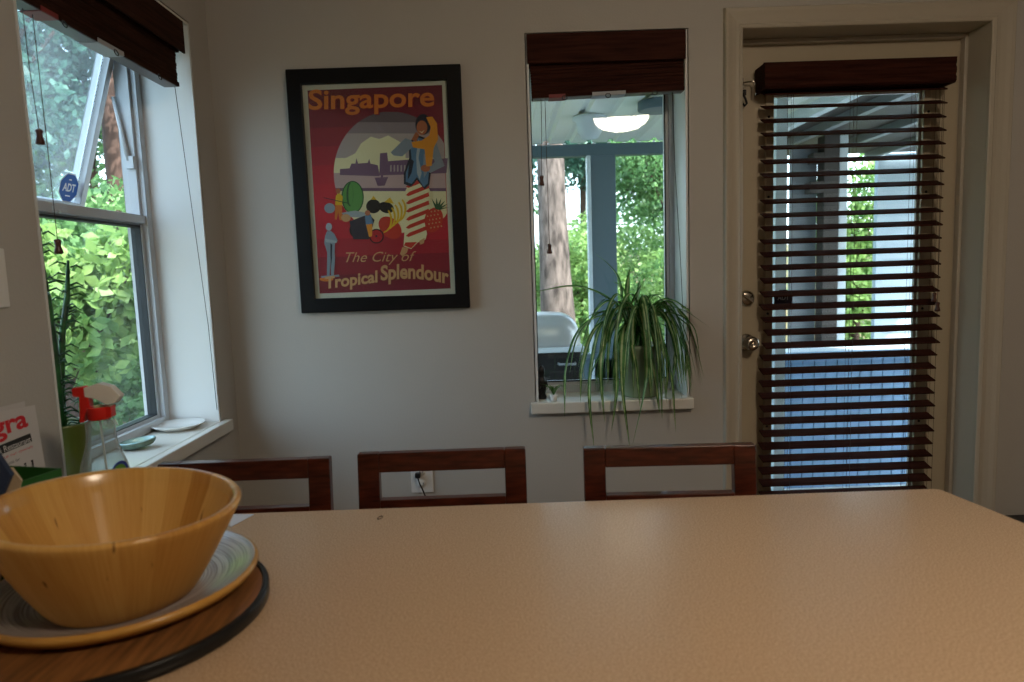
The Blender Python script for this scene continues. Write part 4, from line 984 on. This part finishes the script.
tag(m.build('outdoor_table', M['whitepaint'], bevel=.004), 'pale outdoor table behind the blue board screen', 'table')
m = MB(); m.box((2.09, 4.96, -.12), (2.275, 5.0, 2.07)); struct(m.build('porch_panel', M['greypanel']))
m = MB(); m.box((2.275, 4.85, -.12), (2.385, 4.96, 2.12)); m.box((2.18, 4.85, 1.72), (2.275, 4.95, 1.80)); m.box((2.20, 4.85, 1.93), (2.275, 4.95, 2.00)); struct(m.build('porch_post', M['brownpost'], bevel=.004))
m = MB(); m.box((2.40, 4.88, -.12), (2.46, 4.96, 2.12)); struct(m.build('porch_post', M['whitepaint'], bevel=.004))
m = MB(); m.box((1.277, 3.20, -.12), (1.330, 3.25, 2.14)); struct(m.build('porch_post', M['whitepaint'], bevel=.004))
m = MB(); m.box((1.87, 3.3, 2.14), (4.5, 5.9, 2.18)); struct(m.build('soffit', M['brownpost']))
m = MB()
for k in range(5): m.box((2.1+k*.5, 3.3, 2.085), (2.15+k*.5, 5.88, 2.1398))
struct(m.build('eave_rafters', M['greypanel']))
# neighbouring wing with lap siding
m = MB(); z = -.2
while z < 2.9:
    m.add([(3.30, 6.0, z), (5.5, 6.0, z), (5.5, 6.0, z+.13), (3.30, 6.0, z+.13), (3.30, 5.978, z), (5.5, 5.978, z)], [(4, 5, 2, 3), (0, 1, 5, 4), (0, 4, 3)]); z += .13
m.prism([(3.30, 6.0), (5.5, 6.0), (5.6, 6.6), (3.66, 6.6)], -.2, 2.9); m.box((3.27, 5.965, -.2), (3.33, 6.02, 2.9))
wing = m.build('neighbour_wing', M['siding'], fix=False); struct(wing)
m = MB(); m.box((2.9, 5.6, 2.9), (5.9, 6.9, 3.0)); struct(m.build('neighbour_eave', M['brownpost']))
# barbecue
OGr = (.20, 4.22, -.12)
gr = empty('barbecue_grill', OGr); tag(gr, 'barbecue with a silver domed lid standing on the porch', 'barbecue')
m = MB()
vs = []; n1, n2 = 28, 12
for j in range(n2+1):
    ph = PI/2*j/n2; zz = .20*math.sin(ph)**.85; k = math.cos(ph)**.45
    for i in range(n1):
        t = 2*PI*i/n1; c_, s_ = math.cos(t), math.sin(t); ex = .55
        vs.append((.25*k*math.copysign(abs(c_)**ex, c_), .20*k*math.copysign(abs(s_)**ex, s_), .90+zz))
m.add(vs, [(j*n1+i, j*n1+(i+1) % n1, (j+1)*n1+(i+1) % n1, (j+1)*n1+i) for j in range(n2) for i in range(n1)], 0, True)
m.build('lid', mat('silver_lid', (.42, .44, .45), rough=.32, metal=.3), gr)
m = MB(); m.box((-.26, -.21, .868), (.26, .21, .8995)); m.build('rim', M['whitepaint'], gr, bevel=.006)
m = MB(); m.box((-.245, -.19, .66), (.245, .19, .8678)); m.build('firebox', M['black'], gr, bevel=.02)
m = MB(); m.tube([(.10, -.19, .80), (.10, -.235, .80), (.20, -.235, .80), (.20, -.19, .80)], .008, 8); m.build('handle', M['greypanel'], gr)
m = MB(); m.box((-.23, -.19, .52), (.23, .19, .54)); m.build('shelf', M['greypanel'], gr)
for xx in (-.22, .22):
    for yy in (-.18, .18): m = MB(); m.tube([(xx, yy, 0), (xx, yy, .66)], .014, 8); m.build('leg', M['black'], gr)
# porch fixtures
m = MB(); m.lathe([(0, 2.155), (.105, 2.155), (.105, 2.140), (.085, 2.133), (.075, 2.07), (.05, 2.03), (0, 2.02)], 32, (.545, 4.55, 0)); m.v = [(x-.545, y-4.55, z-2.155) for x, y, z in m.v]
tag(m.build('porch_light', M['whitepaint'], loc=(.540, 4.20, 2.153)), 'white unlit porch light under the ribbed roof', 'porch light')
pd = empty('porch_speaker', (.885, 3.86, 2.149)); tag(pd, 'dark round speaker fixed under the ribbed porch roof', 'speaker')
m = MB(); m.lathe([(0, .003), (.118, .003), (.118, -.040), (.104, -.046)], 32); m.build('housing', M['bluegrey'], pd)
m = MB(); m.lathe([(.1035, -.046), (.08, -.050), (.05, -.052), (0, -.053)], 32); m.build('grille', M['greypanel'], pd)

# ------------------------------------------------------------------ garden
def ground():
    m = MB(); n = 30; vs = []; rr = random.Random(2)
    for j in range(n+1):
        for i in range(n+1):
            x = -16+32*i/n; y = -4+32*j/n; d = max(0, -x-4)+max(0, y-9); z = -.35+.10*math.sin(x*.9)*math.cos(y*.7)+.12*d
            vs.append((x, y, min(z, -.22) if (-1.6 < x < 6 and y < 6) else z))
    m.add(vs, [(j*(n+1)+i, j*(n+1)+i+1, (j+1)*(n+1)+i+1, (j+1)*(n+1)+i) for j in range(n) for i in range(n)], 0, True)
    return struct(m.build('garden_ground', mat('ground_cover', '#3d4a24', rough=.9, col2='#6b5a3e', scale=1.5, detail=6), fix=False))
ground()
M['leafA'] = leafmat('leaf_fresh_green', '#4f7f45', '#a3c276', 3, .5, '#e2ebc4')
M['leafB'] = leafmat('leaf_mid_green', '#35603c', '#7da86a', 3, .45, '#cfdeb8')
M['leafC'] = leafmat('leaf_blue_green', '#234a40', '#568271', 3, .4, '#b8d2c8')
M['bark'] = mat('pine_bark', '#2e2724', rough=.9, col2='#71655f', scale=9, stretch=(2.2, 2.2, .6), detail=8, bump=1, bscale=14)
M['bark2'] = mat('reddish_bark', '#241c19', rough=.9, col2='#5c4a42', scale=3, stretch=(2, 2, .4), detail=6, bump=1, bscale=12)
def foliage(name, blobs, n, size, material, parent, seed, o, droop=.3):
    rg = np.random.default_rng(seed)
    V = []
    tot = sum(b[3]*b[4]*b[5] for b in blobs)
    for (cx, cy, cz, rx, ry, rz) in blobs:
        k = max(10, int(n*(rx*ry*rz)/tot))
        u = rg.normal(size=(k, 3)); u /= np.linalg.norm(u, axis=1)[:, None]
        r = rg.uniform(.35, 1.02, size=(k, 1))**.6
        c = u*r*np.array([rx, ry, rz])+np.array([cx, cy, cz])-np.array(o)
        a = rg.normal(size=(k, 3)); a[:, 2] -= droop; a /= np.linalg.norm(a, axis=1)[:, None]
        b = np.cross(a, rg.normal(size=(k, 3))); b /= np.linalg.norm(b, axis=1)[:, None]
        nn_ = np.cross(a, b); s = size*rg.uniform(.6, 1.3, size=(k, 1))
        q = np.stack([c-a*s*.5, c+b*s*.30+nn_*s*.06, c+a*s*.5, c-b*s*.30+nn_*s*.06], axis=1)
        V.append(q.reshape(-1, 3))
    V = np.concatenate(V).astype(np.float32); nq = len(V)//4
    me = D.meshes.new(name); me.vertices.add(len(V)); me.vertices.foreach_set('co', V.ravel())
    me.loops.add(nq*4); me.loops.foreach_set('vertex_index', np.arange(nq*4, dtype=np.int32))
    me.polygons.add(nq); me.polygons.foreach_set('loop_start', np.arange(0, nq*4, 4, dtype=np.int32)); me.polygons.foreach_set('loop_total', np.full(nq, 4, dtype=np.int32))
    me.update(); me.validate(); me.materials.append(material)
    ob = D.objects.new(name, me); C.objects.link(ob); ob.parent = parent; return ob
def tree(name, label, cat, o, trunk, blobs, n, size, lf, seed, group=None, bark='bark', branches=()):
    r = empty(name, o); tag(r, label, cat, group)
    if trunk:
        m = OM(o); m.tube(trunk[0], trunk[1], 14)
        for br in branches: m.tube(br[0], br[1], 6)
        m.build('trunk', M[bark], r)
    if blobs: foliage('foliage', blobs, n, size, M[lf], r, seed, o)
    return r
# the big pine whose trunk shows through the window beside the door
tree('pine_tree', 'tall pine with a thick scaly grey trunk behind the barbecue', 'tree', (.62, 8, -.4),
     ([(.66, 8, -.4), (.61, 8, .5), (.585, 8, 1.2), (.57, 8, 2.0), (.56, 8, 3.4), (.60, 8, 6)], [.27, .215, .185, .165, .15, .12]), [(.7, 8.1, 5.6, 1.8, 1.4, 1.2)], 4000, .12, 'leafC', 1)
G = 'garden trees and shrubs behind the porch'
def bush(label, c, r, n, size, lf, seed, h=None, cat='shrub', name='garden_shrub', bark='bark2'):
    cx, cy, cz = c; rx, ry, rz = r; rg = random.Random(seed)
    bl = [(cx+rg.uniform(-.55, .55)*rx, cy+rg.uniform(-.5, .5)*ry, cz+rg.uniform(-.6, .6)*rz, rx*rg.uniform(.35, .6), ry*rg.uniform(.35, .6), rz*rg.uniform(.3, .5)) for _ in range(9)]
    tr_ = ([(cx, cy, -.4), (cx+.05, cy, cz-.3*rz), (cx, cy+.05, cz+.5*rz)], [.07, .05, .02])
    brs = [([(cx, cy, cz-.5*rz), b[:3]], [.03, .01]) for b in bl[:6]]
    return tree(name, label, cat, (cx, cy, -.4), tr_, bl, n, size, lf, seed, None, bark, brs)
bush('sunlit pale green shrub right behind the pine trunk', (1.25, 9.6, 1.0), (1.1, .9, 1.1), 12000, .070, 'leafA', 11)
bush('sunny light green bush seen between pine and porch post', (.35, 10.2, .8), (1.3, .9, 1.3), 12000, .070, 'leafA', 12)
bush('leafy green tree beyond the porch post', (2.3, 9.4, 2.3), (1.0, .9, 1.1), 11000, .070, 'leafB', 13, cat='tree', name='garden_tree')
bush('low bright bush in front of the leafy green tree', (2.4, 8.8, .6), (.9, .7, .9), 9000, .068, 'leafA', 14)
bush('dark bluish tree high above the pale shrub', (1.3, 11.5, 3.2), (1.5, 1, 1.0), 8000, .10, 'leafC', 15, cat='tree', name='garden_tree')
bush('yellow-green tree seen past the dark porch post', (4.75, 9.2, 1.4), (.7, .5, 1.6), 7000, .08, 'leafA', 16, cat='tree', name='garden_tree')
bush('dense green bush at the back of the garden', (3.2, 12.6, 1.2), (1.8, .8, 1.8), 8000, .11, 'leafB', 17)
bush('green bush at the back beyond the pine', (-.6, 13, 1.6), (1.8, .9, 2.0), 8000, .11, 'leafB', 18)
# left side
bush('broad leaved bright bush right outside the open window', (-2.75, 4.1, .95), (.7, .9, .85), 6500, .095, 'leafA', 21)
bush('green shrub filling the lower pane of the open window', (-3.9, 5.6, .9), (1.3, 1.2, 1.3), 11000, .09, 'leafB', 22)
bush('tall blue green tree behind the upper open sash', (-5.0, 6.6, 3.6), (2.2, 1.6, 1.9), 14000, .095, 'leafC', 23, cat='tree', name='garden_tree')
bush('pale green tree far behind the open window', (-6.6, 9.5, 2.0), (2.6, 1.5, 2.4), 9000, .14, 'leafB', 24, cat='tree', name='garden_tree')
tree('fir_tree', 'thick reddish brown tree trunk seen through the gap of the open sash', 'tree', (-4.5, 7.6, -.2), ([(-4.12, 7.6, -.2), (-4.12, 7.6, 2.2), (-4.15, 7.6, 5)], [.24, .20, .16]), [(-4.4, 7.7, 5.6, 1.3, 1.2, 1.2)], 3000, .12, 'leafC', 25, bark='bark2')
bush('large hazy tree standing high behind the open sash', (-5.7, 9.6, 4.0), (2.3, 1.0, 1.9), 12000, .12, 'leafC', 27, cat='tree', name='garden_tree')
bush('leafy branch tree close to the corner of the house', (-3.2, 6.9, 1.9), (.8, .8, 1.0), 5000, .10, 'leafA', 26, cat='tree', name='garden_tree')

# ------------------------------------------------------------------ light
w = D.worlds.new('sky'); bpy.context.scene.world = w; w.use_nodes = True; nt = w.node_tree; N = nt.nodes; Lk = nt.links
bg = N['Background']; sky = N.new('ShaderNodeTexSky'); sky.sky_type = 'NISHITA'; sky.sun_disc = False; sky.sun_elevation = math.radians(50); sky.sun_rotation = math.radians(130); sky.air_density = 1.0; sky.dust_density = 3.5
mx = N.new('ShaderNodeMixRGB'); mx.inputs[0].default_value = .45; mx.inputs[2].default_value = (4.6, 5.7, 6.4, 1)
Lk.new(sky.outputs[0], mx.inputs[1]); Lk.new(mx.outputs[0], bg.inputs[0]); bg.inputs[1].default_value = .60
sl = D.lights.new('sun', 'SUN'); sl.energy = 6.0; sl.angle = math.radians(.6); sl.color = (1, .95, .86)
so_ = D.objects.new('sun', sl); C.objects.link(so_); so_.rotation_euler = Vector((-.45, .62, -.66)).to_track_quat('-Z', 'Y').to_euler()
def portal(name, loc, rot, sx_, sy_):
    l = D.lights.new(name, 'AREA'); l.shape = 'RECTANGLE'; l.size = sx_; l.size_y = sy_; l.cycles.is_portal = True
    o = D.objects.new(name, l); C.objects.link(o); o.location = loc; o.rotation_euler = rot; return o
portal('portal_left', (-1.30, 1.935, 1.43), (0, -PI/2, 0), 1.4, .9)
portal('portal_back', (.394, 2.76, 1.43), (-PI/2, 0, 0), .62, 1.4)
portal('portal_door', (1.318, 2.74, 1.1), (-PI/2, 0, 0), .6, 1.65)

# ------------------------------------------------------------------ camera
f_px, pitch, yaw, roll = 675.0, -.107178876, .00619350927, -.0336042599
cp, sp_, cy_, sy_ = math.cos(pitch), math.sin(pitch), math.cos(yaw), math.sin(yaw)
fw_ = Vector((sy_*cp, cy_*cp, sp_)); ri = Vector((cy_, -sy_, 0)); up = ri.cross(fw_)
r2 = ri*math.cos(roll)+up*math.sin(roll); u2 = up*math.cos(roll)-ri*math.sin(roll)
cam = D.cameras.new('camera'); cam.sensor_width = 36; cam.lens = f_px/1024*36; cam.clip_start = .05; cam.dof.use_dof = True; cam.dof.focus_distance = 2.3; cam.dof.aperture_fstop = 3.5
co = D.objects.new('camera', cam); C.objects.link(co)
co.matrix_world = Matrix(((r2.x, u2.x, -fw_.x, 0), (r2.y, u2.y, -fw_.y, 0), (r2.z, u2.z, -fw_.z, 1.26), (0, 0, 0, 1)))
sc = bpy.context.scene; sc.camera = co
sc.view_settings.view_transform = 'Standard'; sc.view_settings.look = 'None'; sc.view_settings.exposure = .97; sc.view_settings.gamma = 1; sc.view_settings.use_curve_mapping = False
sc.cycles.use_denoising = True
sc.cycles.max_bounces = 10; sc.cycles.transparent_max_bounces = 24; sc.cycles.caustics_reflective = False; sc.cycles.caustics_refractive = False
